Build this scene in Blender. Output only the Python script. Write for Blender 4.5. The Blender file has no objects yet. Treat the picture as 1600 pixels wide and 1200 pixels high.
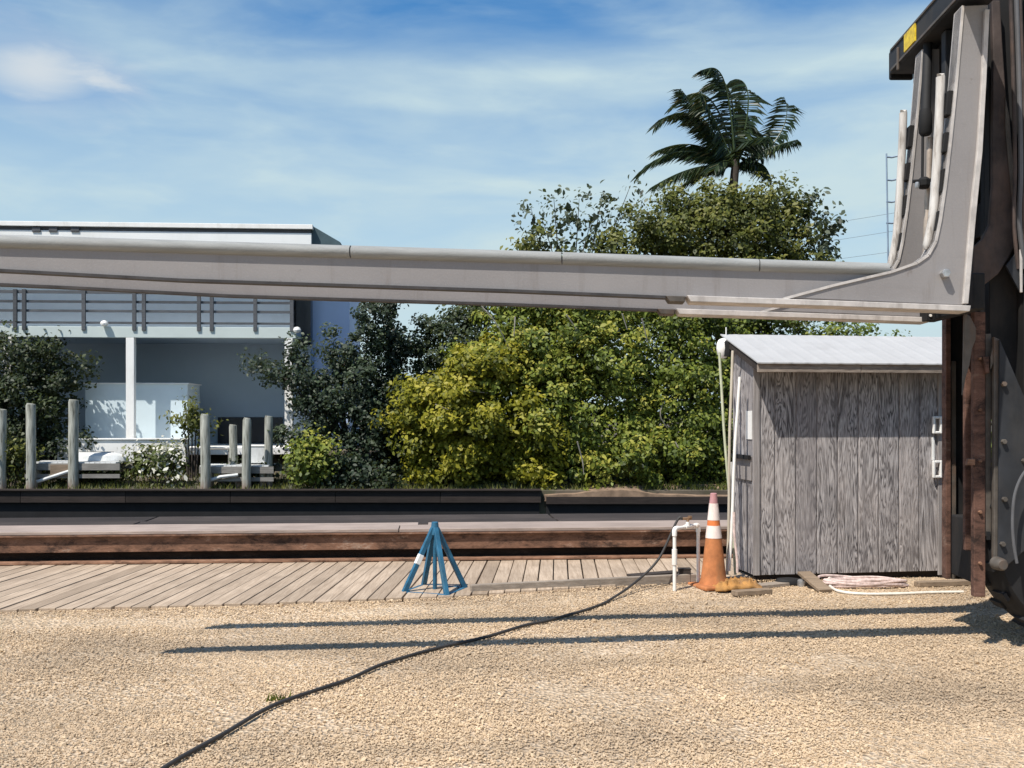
import bpy, math, random
import numpy as np
from mathutils import Vector, Matrix, noise as mnoise
from math import radians as R, sin, cos, pi, sqrt

random.seed(7)
scene = bpy.context.scene
col = scene.collection
F = 1600.0; HZ = 647.0; EYE = 1.6

def at(px, py, Y):                      # a point seen at (px, py) in the photo, Y metres away
    return Vector(((px - 800) / F * Y, Y, EYE + (HZ - py) / F * Y))
def gnd(px, py, z=0.0):                 # a point on the level z seen at (px, py)
    Y = F * (EYE - z) / (py - HZ)
    return Vector(((px - 800) / F * Y, Y, z))

# ------------------------------------------------------------------ materials
class NT:
    def __init__(s, name):
        m = bpy.data.materials.new(name); m.use_nodes = True
        s.m = m; s.t = m.node_tree; s.t.nodes.clear()
        s.out = s.t.nodes.new('ShaderNodeOutputMaterial')
    def n(s, typ, ins=None, **kw):
        nd = s.t.nodes.new('ShaderNode' + typ)
        for k, v in kw.items(): setattr(nd, k, v)
        for k, v in (ins or {}).items():
            sock = nd.inputs[k]
            if isinstance(v, bpy.types.NodeSocket): s.t.links.new(v, sock)
            else: sock.default_value = v
        return nd
    def obj(s, scale=(1, 1, 1), rot=(0, 0, 0)):
        tc = s.n('TexCoord')
        return s.n('Mapping', {0: tc.outputs['Object'], 'Scale': scale, 'Rotation': rot}).outputs[0]
    def noise(s, vec, scale=5, detail=4, rough=.55, dist=0, w=None):
        nd = s.n('TexNoise', {'Scale': scale, 'Detail': detail, 'Roughness': rough, 'Distortion': dist}, noise_dimensions='4D' if w is not None else '3D')
        s.t.links.new(vec, nd.inputs['Vector'])
        if w is not None: s.t.links.new(w, nd.inputs['W'])
        return nd.outputs[0]
    def ramp(s, fac, stops, interp='LINEAR'):
        nd = s.n('ValToRGB'); cr = nd.color_ramp; cr.interpolation = interp
        while len(cr.elements) < len(stops): cr.elements.new(.5)
        for e, (p, c) in zip(cr.elements, stops):
            e.position = p; e.color = (c[0], c[1], c[2], 1) if not isinstance(c, (int, float)) else (c, c, c, 1)
        s.t.links.new(fac, nd.inputs[0]); return nd.outputs[0]
    def mix(s, fac, a, b, mode='MIX'):
        nd = s.n('Mix', data_type='RGBA', blend_type=mode)
        for sock, v in ((nd.inputs[0], fac), (nd.inputs[6], a), (nd.inputs[7], b)):
            if isinstance(v, bpy.types.NodeSocket): s.t.links.new(v, sock)
            else: sock.default_value = (v[0], v[1], v[2], 1) if isinstance(v, tuple) else v
        return nd.outputs[2]
    def math(s, op, a, b=0.0, c=0.0):
        nd = s.n('Math', operation=op)
        for i, v in enumerate((a, b, c)):
            if isinstance(v, bpy.types.NodeSocket): s.t.links.new(v, nd.inputs[i])
            else: nd.inputs[i].default_value = v
        return nd.outputs[0]
    def attr(s, name): return s.n('Attribute', attribute_name=name).outputs['Fac']
    def bump(s, h, strength=.4, dist=.01):
        return s.n('Bump', {'Height': h, 'Strength': strength, 'Distance': dist}).outputs[0]
    def done(s, color, rough=.6, metal=0.0, normal=None, spec=.4, shader=None):
        if shader is None:
            b = s.n('BsdfPrincipled')
            for k, v in (('Base Color', color), ('Roughness', rough), ('Metallic', metal)):
                if isinstance(v, bpy.types.NodeSocket): s.t.links.new(v, b.inputs[k])
                else: b.inputs[k].default_value = (v[0], v[1], v[2], 1) if isinstance(v, tuple) else v
            b.inputs['Specular IOR Level'].default_value = spec
            if normal is not None: s.t.links.new(normal, b.inputs['Normal'])
            shader = b.outputs[0]
        s.t.links.new(shader, s.out.inputs[0]); return s.m

def paint(name, c, rough=.5, var=.12, scale=6, dirt=None, metal=0.0, bump=.0):
    t = NT(name); v = t.obj()
    n1 = t.noise(v, scale, 5, .6)
    lo = tuple(x * (1 - var) for x in c); hi = tuple(min(x * (1 + var), .92) for x in c)
    colr = t.ramp(n1, [(.3, lo), (.7, hi)])
    if dirt:
        n2 = t.noise(t.obj((1, 1, .35)), scale * .7, 6, .7)
        colr = t.mix(t.ramp(n2, [(.52, 0), (.75, 1)]), colr, dirt)
    nr = t.bump(t.noise(v, 60, 3), bump, .004) if bump else None
    return t.done(colr, rough, metal, nr)

def weathered_wood(name, dark, light, along='x', rough=.85):
    t = NT(name); w = t.math('MULTIPLY', t.attr('tint'), 9.0)
    sc = {'x': (1.2, 22, 22), 'y': (22, 1.2, 22), 'z': (22, 22, 1.2)}[along]
    n1 = t.noise(t.obj(sc), 2.0, 6, .65, .4, w)
    n2 = t.noise(t.obj(), 1.7, 4, .6, 0, w)
    c = t.ramp(n1, [(.28, dark), (.68, light)])
    c = t.mix(t.math('MULTIPLY', t.attr('tint'), .55), c, tuple(x * .6 for x in dark))
    c = t.mix(t.ramp(n2, [(.45, 0), (.8, .5)]), c, tuple(x * .5 for x in dark))
    return t.done(c, rough, 0, t.bump(n1, .5, .006), spec=.2)

def plywood():
    t = NT('plywood_siding'); w = t.math('MULTIPLY', t.attr('tint'), 7.0)
    n = t.noise(t.obj((4.2, 4.2, .58)), 1.6, 4, .55, .55, w)
    rings = t.math('FRACT', t.math('MULTIPLY', n, 15.0))
    tri = t.math('PINGPONG', t.math('MULTIPLY', n, 17.0), .5)
    fine = t.noise(t.obj((70, 70, 3.5)), 1.6, 6, .75)
    big = t.noise(t.obj((1, 1, .7)), 1.3, 5, .65, 0, w)
    c = t.ramp(tri, [(.05, (.075, .07, .072)), (.18, (.34, .32, .322)), (.5, (.66, .62, .605))])
    c = t.mix(t.ramp(fine, [(.38, .75), (.62, 0)]), c, (.12, .108, .105))
    c = t.mix(t.ramp(big, [(.42, 0), (.72, .55)]), c, (.52, .46, .43))
    c = t.mix(t.ramp(t.noise(t.obj((1, 1, .35)), 2.9, 7, .75), [(.53, 0), (.72, .7)]), c, (.10, .09, .09))
    c = t.mix(t.ramp(t.noise(t.obj((9, 9, .5)), 1.3, 6, .7), [(.5, 0), (.68, .5)]), c, (.17, .155, .155))
    c = t.mix(t.ramp(t.attr('tint'), [(0, 0), (.45, 0), (1, .42)]), c, (.20, .185, .19))
    return t.done(c, .9, 0, t.bump(t.math('ADD', tri, fine), .5, .004), spec=.15)

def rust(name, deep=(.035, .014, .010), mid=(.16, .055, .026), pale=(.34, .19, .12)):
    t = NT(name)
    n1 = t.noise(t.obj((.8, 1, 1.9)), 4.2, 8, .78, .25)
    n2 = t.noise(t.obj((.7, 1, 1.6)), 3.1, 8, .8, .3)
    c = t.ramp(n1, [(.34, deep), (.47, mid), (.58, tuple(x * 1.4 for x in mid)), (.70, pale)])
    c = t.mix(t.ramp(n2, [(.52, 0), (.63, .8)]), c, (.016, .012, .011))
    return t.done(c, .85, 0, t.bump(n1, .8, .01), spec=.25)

def leafmat(name, stops, trans=.3, rough=.55):
    t = NT(name)
    c = t.ramp(t.attr('tint'), stops)
    b = t.n('BsdfPrincipled', {'Base Color': c, 'Roughness': rough}); b.inputs['Specular IOR Level'].default_value = .35
    tr = t.n('BsdfTranslucent', {'Color': t.mix(.5, c, (.22, .24, .02))})
    m = t.n('MixShader', {0: trans, 1: b.outputs[0], 2: tr.outputs[0]})
    return t.done(None, shader=m.outputs[0])

M = {}
def build_materials():
    t = NT('gravel_ground'); v = t.obj()
    n1 = t.noise(v, .55, 6, .6); n2 = t.noise(t.obj((.35, 1.2, 1)), .8, 5, .6)
    vo = t.n('TexVoronoi', {'Scale': 38.0, 'Vector': v}, feature='F1'); st = vo.outputs['Distance']
    cs = t.n('SeparateColor', {0: vo.outputs['Color']}).outputs[0]
    c = t.ramp(cs, [(.0, (.38, .28, .185)), (.5, (.58, .44, .30)), (1, (.70, .56, .41))])
    c = t.mix(t.ramp(n1, [(.42, 0), (.66, .55)]), c, (.30, .235, .16))
    c = t.mix(t.ramp(n2, [(.49, 0), (.68, .62)]), c, (.31, .24, .17))
    M['gravel'] = t.done(c, .95, 0, t.bump(st, .9, .03), spec=.1)
    t = NT('crushed_shell_stone')
    v = t.obj(); n1 = t.noise(v, .55, 6, .6); n2 = t.noise(t.obj((.35, 1.2, 1)), .8, 5, .6)
    c = t.ramp(t.attr('tint'), [(0, (.32, .225, .138)), (.3, (.49, .36, .228)), (.75, (.64, .49, .325)), (1, (.76, .63, .47))])
    c = t.mix(t.ramp(n1, [(.44, 0), (.66, .55)]), c, (.36, .27, .19))
    c = t.mix(t.ramp(n2, [(.49, 0), (.68, .62)]), c, (.30, .23, .16))
    M['stone'] = t.done(c, .9, 0, None, spec=.15)
    M['deck'] = weathered_wood('deck_board', (.30, .222, .155), (.55, .435, .325), 'y')
    M['grey_timber'] = weathered_wood('grey_timber', (.22, .18, .145), (.43, .365, .30), 'x')
    M['cap_timber'] = weathered_wood('cap_timber', (.26, .205, .175), (.52, .42, .36), 'x')
    M['dark_timber'] = weathered_wood('dark_timber', (.030, .025, .022), (.085, .068, .060), 'x')
    M['seawall'] = weathered_wood('seawall_boards', (.022, .018, .016), (.058, .044, .038), 'x')
    M['sand_bank'] = paint('sand_bank_dirt', (.22, .15, .10), .95, .4, 3, bump=.5)
    M['plank'] = weathered_wood('old_plank', (.16, .12, .085), (.36, .27, .19), 'x')
    M['ply'] = plywood()
    M['trim_wood'] = weathered_wood('trim_wood', (.17, .135, .11), (.42, .35, .29), 'x')
    M['trim_wood_z'] = weathered_wood('upright_trim_wood', (.20, .18, .175), (.40, .37, .355), 'z')
    M['rust'] = rust('rusted_steel', (.045, .027, .020), (.165, .088, .056), (.40, .29, .22))
    M['rust_shade'] = rust('shade_rusted_steel', (.012, .009, .008), (.028, .018, .014), (.10, .065, .05))  # rust darkened in colour for the shaded recess below the face
    M['rust_post'] = rust('rusted_mast_steel', (.030, .018, .014), (.11, .058, .042), (.24, .16, .12))
    M['rust_edge'] = rust('rusted_plate_edge', (.08, .04, .025), (.22, .12, .075), (.38, .27, .2))
    M['black'] = paint('black_machine_paint', (.008, .008, .0085), .8, .5, 4, (.028, .022, .018))
    M['black_plate'] = paint('scuffed_black_plate', (.022, .024, .028), .75, .5, 3, (.040, .036, .032))
    M['edge_grey'] = paint('worn_channel_edge', (.09, .078, .066), .6, .4, 7, (.14, .08, .05))
    M['shadow_line'] = paint('shadow_line_dark', (.045, .042, .042), .6, .4, 7)  # dark grey of the painted shadow line below the fork blade
    M['edge_black'] = paint('black_lower_wall', (.006, .006, .007), .8, .4, 3)  # near-black colour of the lower seawall
    M['belt'] = paint('worn_brown_belt', (.060, .045, .040), .8, .5, 5, (.12, .075, .055), bump=.4)
    M['rubber'] = paint('black_rubber', (.012, .012, .013), .75, .3, 8)
    M['hosegrey'] = paint('grey_hose_rubber', (.10, .10, .105), .6, .2)
    t = NT('grey_fork_paint'); v = t.obj()
    n1 = t.noise(v, 1.1, 5, .6); n2 = t.noise(v, 90, 3, .6); n3 = t.noise(t.obj((.6, 1, 6)), 2.2, 6, .7)
    c = t.ramp(n1, [(.3, (.235, .220, .216)), (.7, (.285, .268, .262))])
    c = t.mix(t.ramp(n3, [(.56, 0), (.8, .35)]), c, (.17, .155, .145))
    c = t.mix(t.ramp(n2, [(.5, 0), (.75, .35)]), c, (.31, .30, .295))
    n4 = t.noise(t.obj((1.2, 1.2, 9)), 5.5, 8, .8, .4); n5 = t.noise(v, 3.3, 8, .75)
    c = t.mix(t.ramp(n4, [(.62, 0), (.67, .5)]), c, (.36, .345, .335))
    c = t.mix(t.ramp(n5, [(.63, 0), (.70, .55)]), c, (.15, .115, .095))
    n6 = t.noise(t.obj((7, 7, .7)), 1.6, 6, .7); c = t.mix(t.ramp(n6, [(.55, 0), (.72, .4)]), c, (.17, .145, .13))
    M['fork'] = t.done(c, .6, 0, t.bump(n2, .3, .003), spec=.35)
    t = NT('grey_pad_rubber'); n1 = t.noise(t.obj((.5, 6, 6)), 3, 6, .65); n2 = t.noise(t.obj(), 80, 3)
    c = t.ramp(n1, [(.3, (.215, .22, .213)), (.7, (.32, .325, .315))])
    M['pad'] = t.done(c, .7, 0, t.bump(n2, .4, .004), spec=.3)
    M['light_edge'] = paint('pale_lit_edge', (.52, .485, .455), .6, .2, 9, (.3, .27, .25))  # pale grey that paints lit fork edges, also on the rear rail
    t = NT('white_pad_cover'); n1 = t.noise(t.obj((6, 6, .8)), 4, 6, .7)
    c = t.ramp(n1, [(.34, (.22, .19, .16)), (.45, (.46, .43, .395)), (.62, (.60, .58, .55))])
    M['whitepad'] = t.done(c, .6, 0, t.bump(n1, .4, .006))
    M['yellow'] = paint('yellow_decal', (.75, .50, .03), .5, .35, 25)
    M['steel'] = paint('bare_steel', (.42, .42, .42), .35, .3, 20, metal=.6)
    M['gold'] = paint('hydraulic_rod', (.46, .38, .31), .4, .25, 12, metal=.3)
    M['white_metal'] = paint('white_roof_sheet', (.40, .398, .395), .8, .06, 3, (.34, .335, .33))
    M['white'] = paint('white_paint', (.80, .79, .76), .55, .05, 2.2, (.62, .60, .55))
    M['housewhite'] = paint('house_white_paint', (.78, .79, .78), .6, .04, .7, (.66, .66, .62))
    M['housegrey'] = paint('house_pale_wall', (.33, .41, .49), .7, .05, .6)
    M['shedwall'] = paint('pale_shed_panel', (.62, .72, .76), .6, .06, .8)
    M['annexblue'] = paint('blue_wall', (.46, .58, .82), .6, .06, .8)  # one even blue over the annex wall
    M['darkteal'] = paint('dark_roof_slope', (.05, .085, .10), .7, .2, 2)
    M['rail'] = weathered_wood('weathered_rail', (.065, .07, .078), (.15, .155, .165), 'x')
    M['greybeam'] = paint('pale_beam_paint', (.50, .56, .54), .6, .06, 1)
    M['opening_dark'] = paint('dark_opening', (.012, .016, .026), .25, .2, 2)  # near-black that paints the dark inside of recess and opening
    t = NT('piling_wood'); n = t.noise(t.obj((9, 9, .9)), 2, 6, .65)
    zz = t.n('SeparateXYZ', {0: t.n('TexCoord').outputs['Object']}).outputs[2]
    c = t.ramp(n, [(.33, (.09, .09, .072)), (.45, (.25, .25, .215)), (.7, (.44, .445, .39))])
    c = t.mix(t.ramp(t.math('ADD', zz, t.math('MULTIPLY', n, .5)), [(.55, 1), (.95, 0)]), c, (.20, .13, .10))
    M['piling'] = t.done(c, .9, 0, t.bump(n, .5, .02), spec=.15)
    M['dockwhite'] = paint('bleached_dock_board', (.62, .63, .62), .7, .12, 3, (.42, .42, .40))
    M['dockwood'] = weathered_wood('dock_frame_wood', (.16, .15, .135), (.38, .36, .33), 'x')
    M['bark'] = paint('pale_bark', (.30, .27, .23), .9, .35, 5, bump=.5)
    M['darkbark'] = paint('dark_bark', (.055, .045, .038), .9, .35, 5, bump=.5)
    g = [(0, (.014, .026, .006)), (.35, (.074, .106, .014)), (.7, (.175, .215, .028)), (1, (.34, .32, .05))]
    M['leaf_yellow'] = leafmat('yellow_green_leaf', [(0, (.040, .054, .005)), (.35, (.16, .17, .012)), (.7, (.33, .30, .022)), (1, (.46, .40, .06))], .36)
    M['leaf_mid'] = leafmat('mangrove_leaf', g, .28)
    M['leaf_olive'] = leafmat('olive_leaf', [(0, (.018, .026, .007)), (.4, (.060, .074, .014)), (.75, (.125, .135, .022)), (1, (.20, .19, .045))], .25)
    M['leaf_dark'] = leafmat('dark_leaf', [(0, (.006, .012, .006)), (.5, (.020, .034, .012)), (1, (.062, .082, .026))], .18)
    M['leaf_cedar'] = leafmat('cedar_leaf', [(0, (.007, .014, .009)), (.5, (.022, .038, .019)), (1, (.060, .085, .040))], .15)
    M['leaf_grey'] = leafmat('grey_green_leaf', [(0, (.03, .042, .03)), (.5, (.085, .11, .07)), (1, (.20, .22, .16))], .25)
    M['leaf_flower'] = leafmat('pale_shrub_leaf', [(0, (.02, .035, .008)), (.55, (.085, .11, .025)), (.72, (.13, .15, .05)), (.76, (.62, .60, .50)), (1, (.78, .76, .66))], .25)
    M['palm'] = leafmat('palm_leaflet', [(0, (.008, .018, .010)), (.5, (.022, .042, .020)), (.85, (.055, .080, .028)), (1, (.15, .13, .06))], .16, .4)
    t = NT('canal_water_surface')
    n = t.noise(t.obj((.8, 2.5, 1)), 1.6, 4, .55)
    M['water'] = t.done((.010, .014, .016), .16, 0, t.bump(n, .2, .1), spec=.28)
    M['shore'] = paint('shore_soil', (.10, .082, .06), .95, .35, 1.2, (.05, .06, .025))
    M['stand_blue'] = paint('blue_stand_paint', (.020, .105, .185), .55, .45, 8, (.07, .14, .16))
    M['orange'] = paint('cone_orange', (.62, .17, .045), .6, .16, 9, (.36, .17, .06))
    M['cone_dirty'] = paint('cone_dirty_orange', (.44, .165, .06), .8, .3, 9, (.22, .125, .06))
    M['cone_white'] = paint('cone_reflective_band', (.78, .66, .60), .5, .12, 12, (.62, .42, .36))
    M['cone_tip'] = paint('cone_faded_tip', (.44, .22, .22), .6, .2, 10, (.28, .2, .24))
    M['cloth'] = paint('ochre_cloth', (.34, .17, .05), .9, .5, 12, (.17, .105, .06), bump=.4)
    M['pvc'] = paint('white_pvc', (.80, .77, .72), .4, .05, 6, (.66, .58, .48))
    M['hose'] = paint('black_hose_rubber', (.035, .032, .030), .6, .3, 6)
    M['rope'] = paint('pink_rope', (.60, .47, .43), .9, .3, 30, (.36, .28, .25))
    M['rope_white'] = paint('pale_hose_loop', (.70, .66, .58), .7, .15, 12)
    M['brass'] = paint('brass_fitting', (.32, .20, .12), .4, .2, 20, metal=.5)
    M['lampglass'] = paint('white_lamp_globe', (.86, .84, .80), .35, .05)
    M['polewood'] = weathered_wood('pale_pole_wood', (.42, .36, .27), (.66, .60, .50), 'z')
    M['polegreen'] = paint('faded_green_pole', (.44, .46, .32), .7, .2, 5, (.60, .56, .44))
    M['wire'] = paint('wire_insulation', (.18, .20, .22), .7, .1)
    M['bluegrey_rod'] = paint('bluish_rod_paint', (.22, .30, .40), .5, .2)
build_materials()

# ------------------------------------------------------------------ mesh helpers
class MB:
    def __init__(s): s.v = []; s.f = []; s.t = []; s.tint = 0.5
    def _add(s, vs, fs):
        o = len(s.v); s.v += [Vector(p) for p in vs]
        for f in fs: s.f.append([i + o for i in f]); s.t.append(s.tint)
    def hexa(s, p):                        # 8 corners: bottom ring then top ring
        s._add(p, [(3, 2, 1, 0), (4, 5, 6, 7), (0, 1, 5, 4), (1, 2, 6, 5), (2, 3, 7, 6), (3, 0, 4, 7)])
    def box(s, c, size, rz=0.0):
        x, y, z = size[0] / 2, size[1] / 2, size[2] / 2; m = Matrix.Rotation(rz, 3, 'Z'); c = Vector(c)
        s.hexa([c + m @ Vector(p) for p in ((-x, -y, -z), (x, -y, -z), (x, y, -z), (-x, y, -z), (-x, -y, z), (x, -y, z), (x, y, z), (-x, y, z))])
    def bar(s, a, b, w, h, up=(0, 0, 1)):  # w across, h along up
        a = Vector(a); b = Vector(b); d = (b - a).normalized(); sd = d.cross(Vector(up))
        if sd.length < 1e-4: sd = d.cross(Vector((0, 1, 0)))
        sd.normalize(); u = sd.cross(d).normalized(); sd *= w / 2; u *= h / 2
        s.hexa([a - sd - u, a + sd - u, b + sd - u, b - sd - u, a - sd + u, a + sd + u, b + sd + u, b - sd + u])
    def prism(s, poly, off):               # polygon swept along a vector, split into triangles on the caps by ngons
        n = len(poly); off = Vector(off); p = [Vector(q) for q in poly]
        s._add(p + [q + off for q in p], [tuple(range(n - 1, -1, -1)), tuple(range(n, 2 * n))] + [(i, (i + 1) % n, (i + 1) % n + n, i + n) for i in range(n)])
    def tube(s, pts, r, n=8, cap=True):
        pts = [Vector(p) for p in pts]; k = len(pts); rs = r if isinstance(r, (list, tuple)) else [r] * k
        vs = []; ref = None
        for i, p in enumerate(pts):
            d = (pts[min(i + 1, k - 1)] - pts[max(i - 1, 0)]).normalized()
            if ref is None: ref = d.cross(Vector((0, 0, 1)) if abs(d.z) < .9 else Vector((1, 0, 0))).normalized()
            a = (ref - d * ref.dot(d)).normalized(); b = d.cross(a); ref = a
            for j in range(n):
                t = 2 * pi * j / n; vs.append(p + (a * cos(t) + b * sin(t)) * rs[i])
        fs = [(i * n + j, i * n + (j + 1) % n, (i + 1) * n + (j + 1) % n, (i + 1) * n + j) for i in range(k - 1) for j in range(n)]
        if cap: fs += [tuple(range(n - 1, -1, -1)), tuple(range((k - 1) * n, k * n))]
        s._add(vs, fs)
    def lathe(s, c, prof, n=24, axis='z'):
        c = Vector(c); pts = []
        for r, z in prof:
            for j in range(n):
                t = 2 * pi * j / n
                q = Vector((r * cos(t), r * sin(t), z))
                if axis == 'y': q = Vector((q.x, q.z, q.y))
                if axis == 'x': q = Vector((q.z, q.x, q.y))
                pts.append(c + q)
        k = len(prof)
        fs = [(i * n + j, i * n + (j + 1) % n, (i + 1) * n + (j + 1) % n, (i + 1) * n + j) for i in range(k - 1) for j in range(n)]
        fs += [tuple(range(n - 1, -1, -1)), tuple(range((k - 1) * n, k * n))]
        s._add(pts, fs)
    def build(s, name, mat, parent=None, bev=0, smooth=False):
        off = wloc(parent)
        me = bpy.data.meshes.new(name); me.from_pydata([p - off for p in s.v], [], s.f)
        return link(name, me, mat, parent, s.t, bev, smooth)

def wloc(p):
    o = Vector((0, 0, 0))
    while p is not None: o = o + p.location; p = p.parent
    return o
def link(name, me, mat, parent, tints=None, bev=0, smooth=False, fix=True):
    if fix:
        import bmesh
        bm = bmesh.new(); bm.from_mesh(me); bmesh.ops.recalc_face_normals(bm, faces=bm.faces); bm.to_mesh(me); bm.free()
    if tints is not None:
        a = me.attributes.new('tint', 'FLOAT', 'FACE'); a.data.foreach_set('value', np.asarray(tints, dtype=np.float32))
    me.materials.append(M[mat] if isinstance(mat, str) else mat)
    if smooth:
        me.polygons.foreach_set('use_smooth', np.ones(len(me.polygons), dtype=bool)); me.set_sharp_from_angle(angle=R(38))
    o = bpy.data.objects.new(name, me); col.objects.link(o); o.parent = parent
    if bev:
        b = o.modifiers.new('bevel', 'BEVEL'); b.width = bev; b.segments = 2; b.limit_method = 'ANGLE'; b.angle_limit = R(40)
    return o
def np_mesh(name, V, nper, mat, parent, tint, smooth=False):
    """V: (N*nper,3) world coordinates, one nper-gon per group"""
    n = len(V) // nper; V = V - np.array(wloc(parent))
    me = bpy.data.meshes.new(name)
    me.vertices.add(len(V)); me.vertices.foreach_set('co', V.astype(np.float32).ravel())
    me.loops.add(len(V)); me.loops.foreach_set('vertex_index', np.arange(len(V), dtype=np.int32))
    me.polygons.add(n); me.polygons.foreach_set('loop_start', np.arange(0, len(V), nper, dtype=np.int32))
    me.update(calc_edges=True)
    return link(name, me, mat, parent, tint, 0, smooth, False)
def thing(name, label, cat, loc, group=None):
    o = bpy.data.objects.new(name, None); col.objects.link(o); o.location = Vector(loc); o.empty_display_size = .2
    return tag(o, label, cat, group)
def tag(o, label, cat, group=None):
    o['label'] = label; o['category'] = cat
    if group: o['group'] = group
    return o
def struct(o, kind='structure'): o['kind'] = kind; return o
def set_origin(o, p):                      # move the origin of a one-mesh thing to its base
    p = Vector(p); o.data.transform(Matrix.Translation(-p)); o.location = p; return o

# ------------------------------------------------------------------ ground, dock, canal
def front_line(x):                          # where the gravel meets the boardwalk
    pts = [(-60, 4.9), (-4.32, 8.13), (-1.96, 8.46), (-.55, 8.80), (1.5, 9.62), (2.6, 9.95), (5, 10.5), (60, 17)]
    for (a, ya), (b, yb) in zip(pts, pts[1:]):
        if x <= b: return ya + (yb - ya) * (x - a) / (b - a)
    return pts[-1][1]
mb = MB()
bk = [(-150, 12.2), (150, 22.0)]
xs = [-150, -40] + [-20 + i * .5 for i in range(81)] + [40, 150]
def back_y(x): return 12.62 + .075 * x if abs(x) < 14 else 12.62 + .075 * math.copysign(14, x)
ys_ = [-60, -10, 2] + [3 + .5 * i for i in range(19)]
vs = []; fs = []
for x in xs:
    for k, y in enumerate(ys_ + [back_y(x)]):
        d = front_line(x) - y
        z = .045 * math.exp(-((d - .12) / .22) ** 2) * (.6 + .7 * mnoise.noise(Vector((x * 1.7, y, 0)))) if -30 < x < 30 and y > 4 else 0
        z += .012 * mnoise.noise(Vector((x * .6, y * .6, 3.3))) - .005
        if d < -.3: z = -.03
        vs.append(Vector((x, min(y, back_y(x)), z)))
    vs.append(Vector((x, back_y(x), -3)))
K = len(ys_) + 2
for i in range(len(xs) - 1):
    for k in range(K - 1): fs.append((i * K + k, (i + 1) * K + k, (i + 1) * K + k + 1, i * K + k + 1))
mb._add(vs, fs); g = struct(mb.build('gravel_ground', 'gravel'))

rng = np.random.default_rng(3)
def ico():
    p = (1 + 5 ** .5) / 2
    v = np.array([(-1, p, 0), (1, p, 0), (-1, -p, 0), (1, -p, 0), (0, -1, p), (0, 1, p), (0, -1, -p), (0, 1, -p), (p, 0, -1), (p, 0, 1), (-p, 0, -1), (-p, 0, 1)]) / sqrt(1 + p * p)
    f = np.array([(0, 11, 5), (0, 5, 1), (0, 1, 7), (0, 7, 10), (0, 10, 11), (1, 5, 9), (5, 11, 4), (11, 10, 2), (10, 7, 6), (7, 1, 8), (3, 9, 4), (3, 4, 2), (3, 2, 6), (3, 6, 8), (3, 8, 9), (4, 9, 5), (2, 4, 11), (6, 2, 10), (8, 6, 7), (9, 8, 1)])
    return v, f
def rand_rot(n):
    q = rng.normal(size=(n, 4)); q /= np.linalg.norm(q, axis=1)[:, None]; w, x, y, z = q.T
    return np.stack([np.stack([1 - 2 * (y * y + z * z), 2 * (x * y - z * w), 2 * (x * z + y * w)], -1), np.stack([2 * (x * y + z * w), 1 - 2 * (x * x + z * z), 2 * (y * z - x * w)], -1), np.stack([2 * (x * z - y * w), 2 * (y * z + x * w), 1 - 2 * (x * x + y * y)], -1)], 1)
def stones(n):
    iv, ifc = ico()
    # more stones close to the camera
    y = 3.9 + (12.0 - 3.9) * rng.random(n * 2) ** 1.25
    x = (rng.random(n * 2) - .5) * (1.08 * y + 1.2)
    fl = np.array([front_line(a) for a in x])
    clump = np.array([mnoise.noise(Vector((a * .9, b * 1.6, 1.0))) + .6 * mnoise.noise(Vector((a * 3.1, b * 4.3, 7.0))) for a, b in zip(x, y)])
    ok = (y < fl - .015) & (rng.random(n * 2) < .75 + .9 * clump + .5 * np.exp(-((fl - y) / .35) ** 2))
    x = x[ok][:n]; y = y[ok][:n]; fl = fl[ok][:n]; n = len(x)
    s = np.clip(rng.lognormal(math.log(.0047), .36, n), .005, .03)
    rot = rand_rot(n); sc = .55 + .75 * rng.random((n, 1, 3))
    V = iv[None] * (1 + .25 * rng.normal(size=(n, 12, 1))) * sc
    V = np.einsum('nij,nkj->nki', rot, V); V[..., 2] *= .75
    V *= s[:, None, None]
    z = .03 * np.exp(-((fl - y - .12) / .22) ** 2) + s * .22
    V += np.stack([x, y, z], 1)[:, None, :]
    me = bpy.data.meshes.new('gravel_stones')
    me.vertices.add(n * 12); me.vertices.foreach_set('co', V.astype(np.float32).ravel())
    idx = (ifc[None] + (np.arange(n) * 12)[:, None, None]).reshape(-1).astype(np.int32)
    me.loops.add(len(idx)); me.loops.foreach_set('vertex_index', idx)
    me.polygons.add(len(idx) // 3); me.polygons.foreach_set('loop_start', np.arange(0, len(idx), 3, dtype=np.int32))
    me.update(calc_edges=True)
    tint = np.repeat(np.clip( .5 + .13 * rng.normal(size=n), 0, 1), 20)
    return link('gravel_stones', me, 'stone', None, tint, 0, True, False)
struct(stones(150000), 'stuff')

# boardwalk planks
mb = MB(); x = -12.0
def beam_front(x): return 10.90 + .075 * x
while x < 6.5:
    w = .140; d = Vector((.045, 1, 0)); gap = .009
    mb.tint = random.random() ** 1.6
    y0 = front_line(x) - .03 + random.uniform(-.02, .02); y1 = beam_front(x) + .3
    z = .045 + random.uniform(-.003, .004)
    c = Vector((x, 0, 0))
    def pt(xx, y, zz): return Vector((xx + .045 * (y - 9), y, zz))
    y0b = front_line(x + w) - .03
    mb.hexa([pt(x, y0, z - .04), pt(x + w - gap, y0 + (y0b - y0) * .5, z - .04), pt(x + w - gap, y1, z - .04), pt(x, y1, z - .04),
             pt(x, y0, z), pt(x + w - gap, y0 + (y0b - y0) * .5, z), pt(x + w - gap, y1, z), pt(x, y1, z)])
    x += w + random.uniform(-.002, .006)
struct(mb.build('boardwalk', 'deck', bev=.004))

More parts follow.
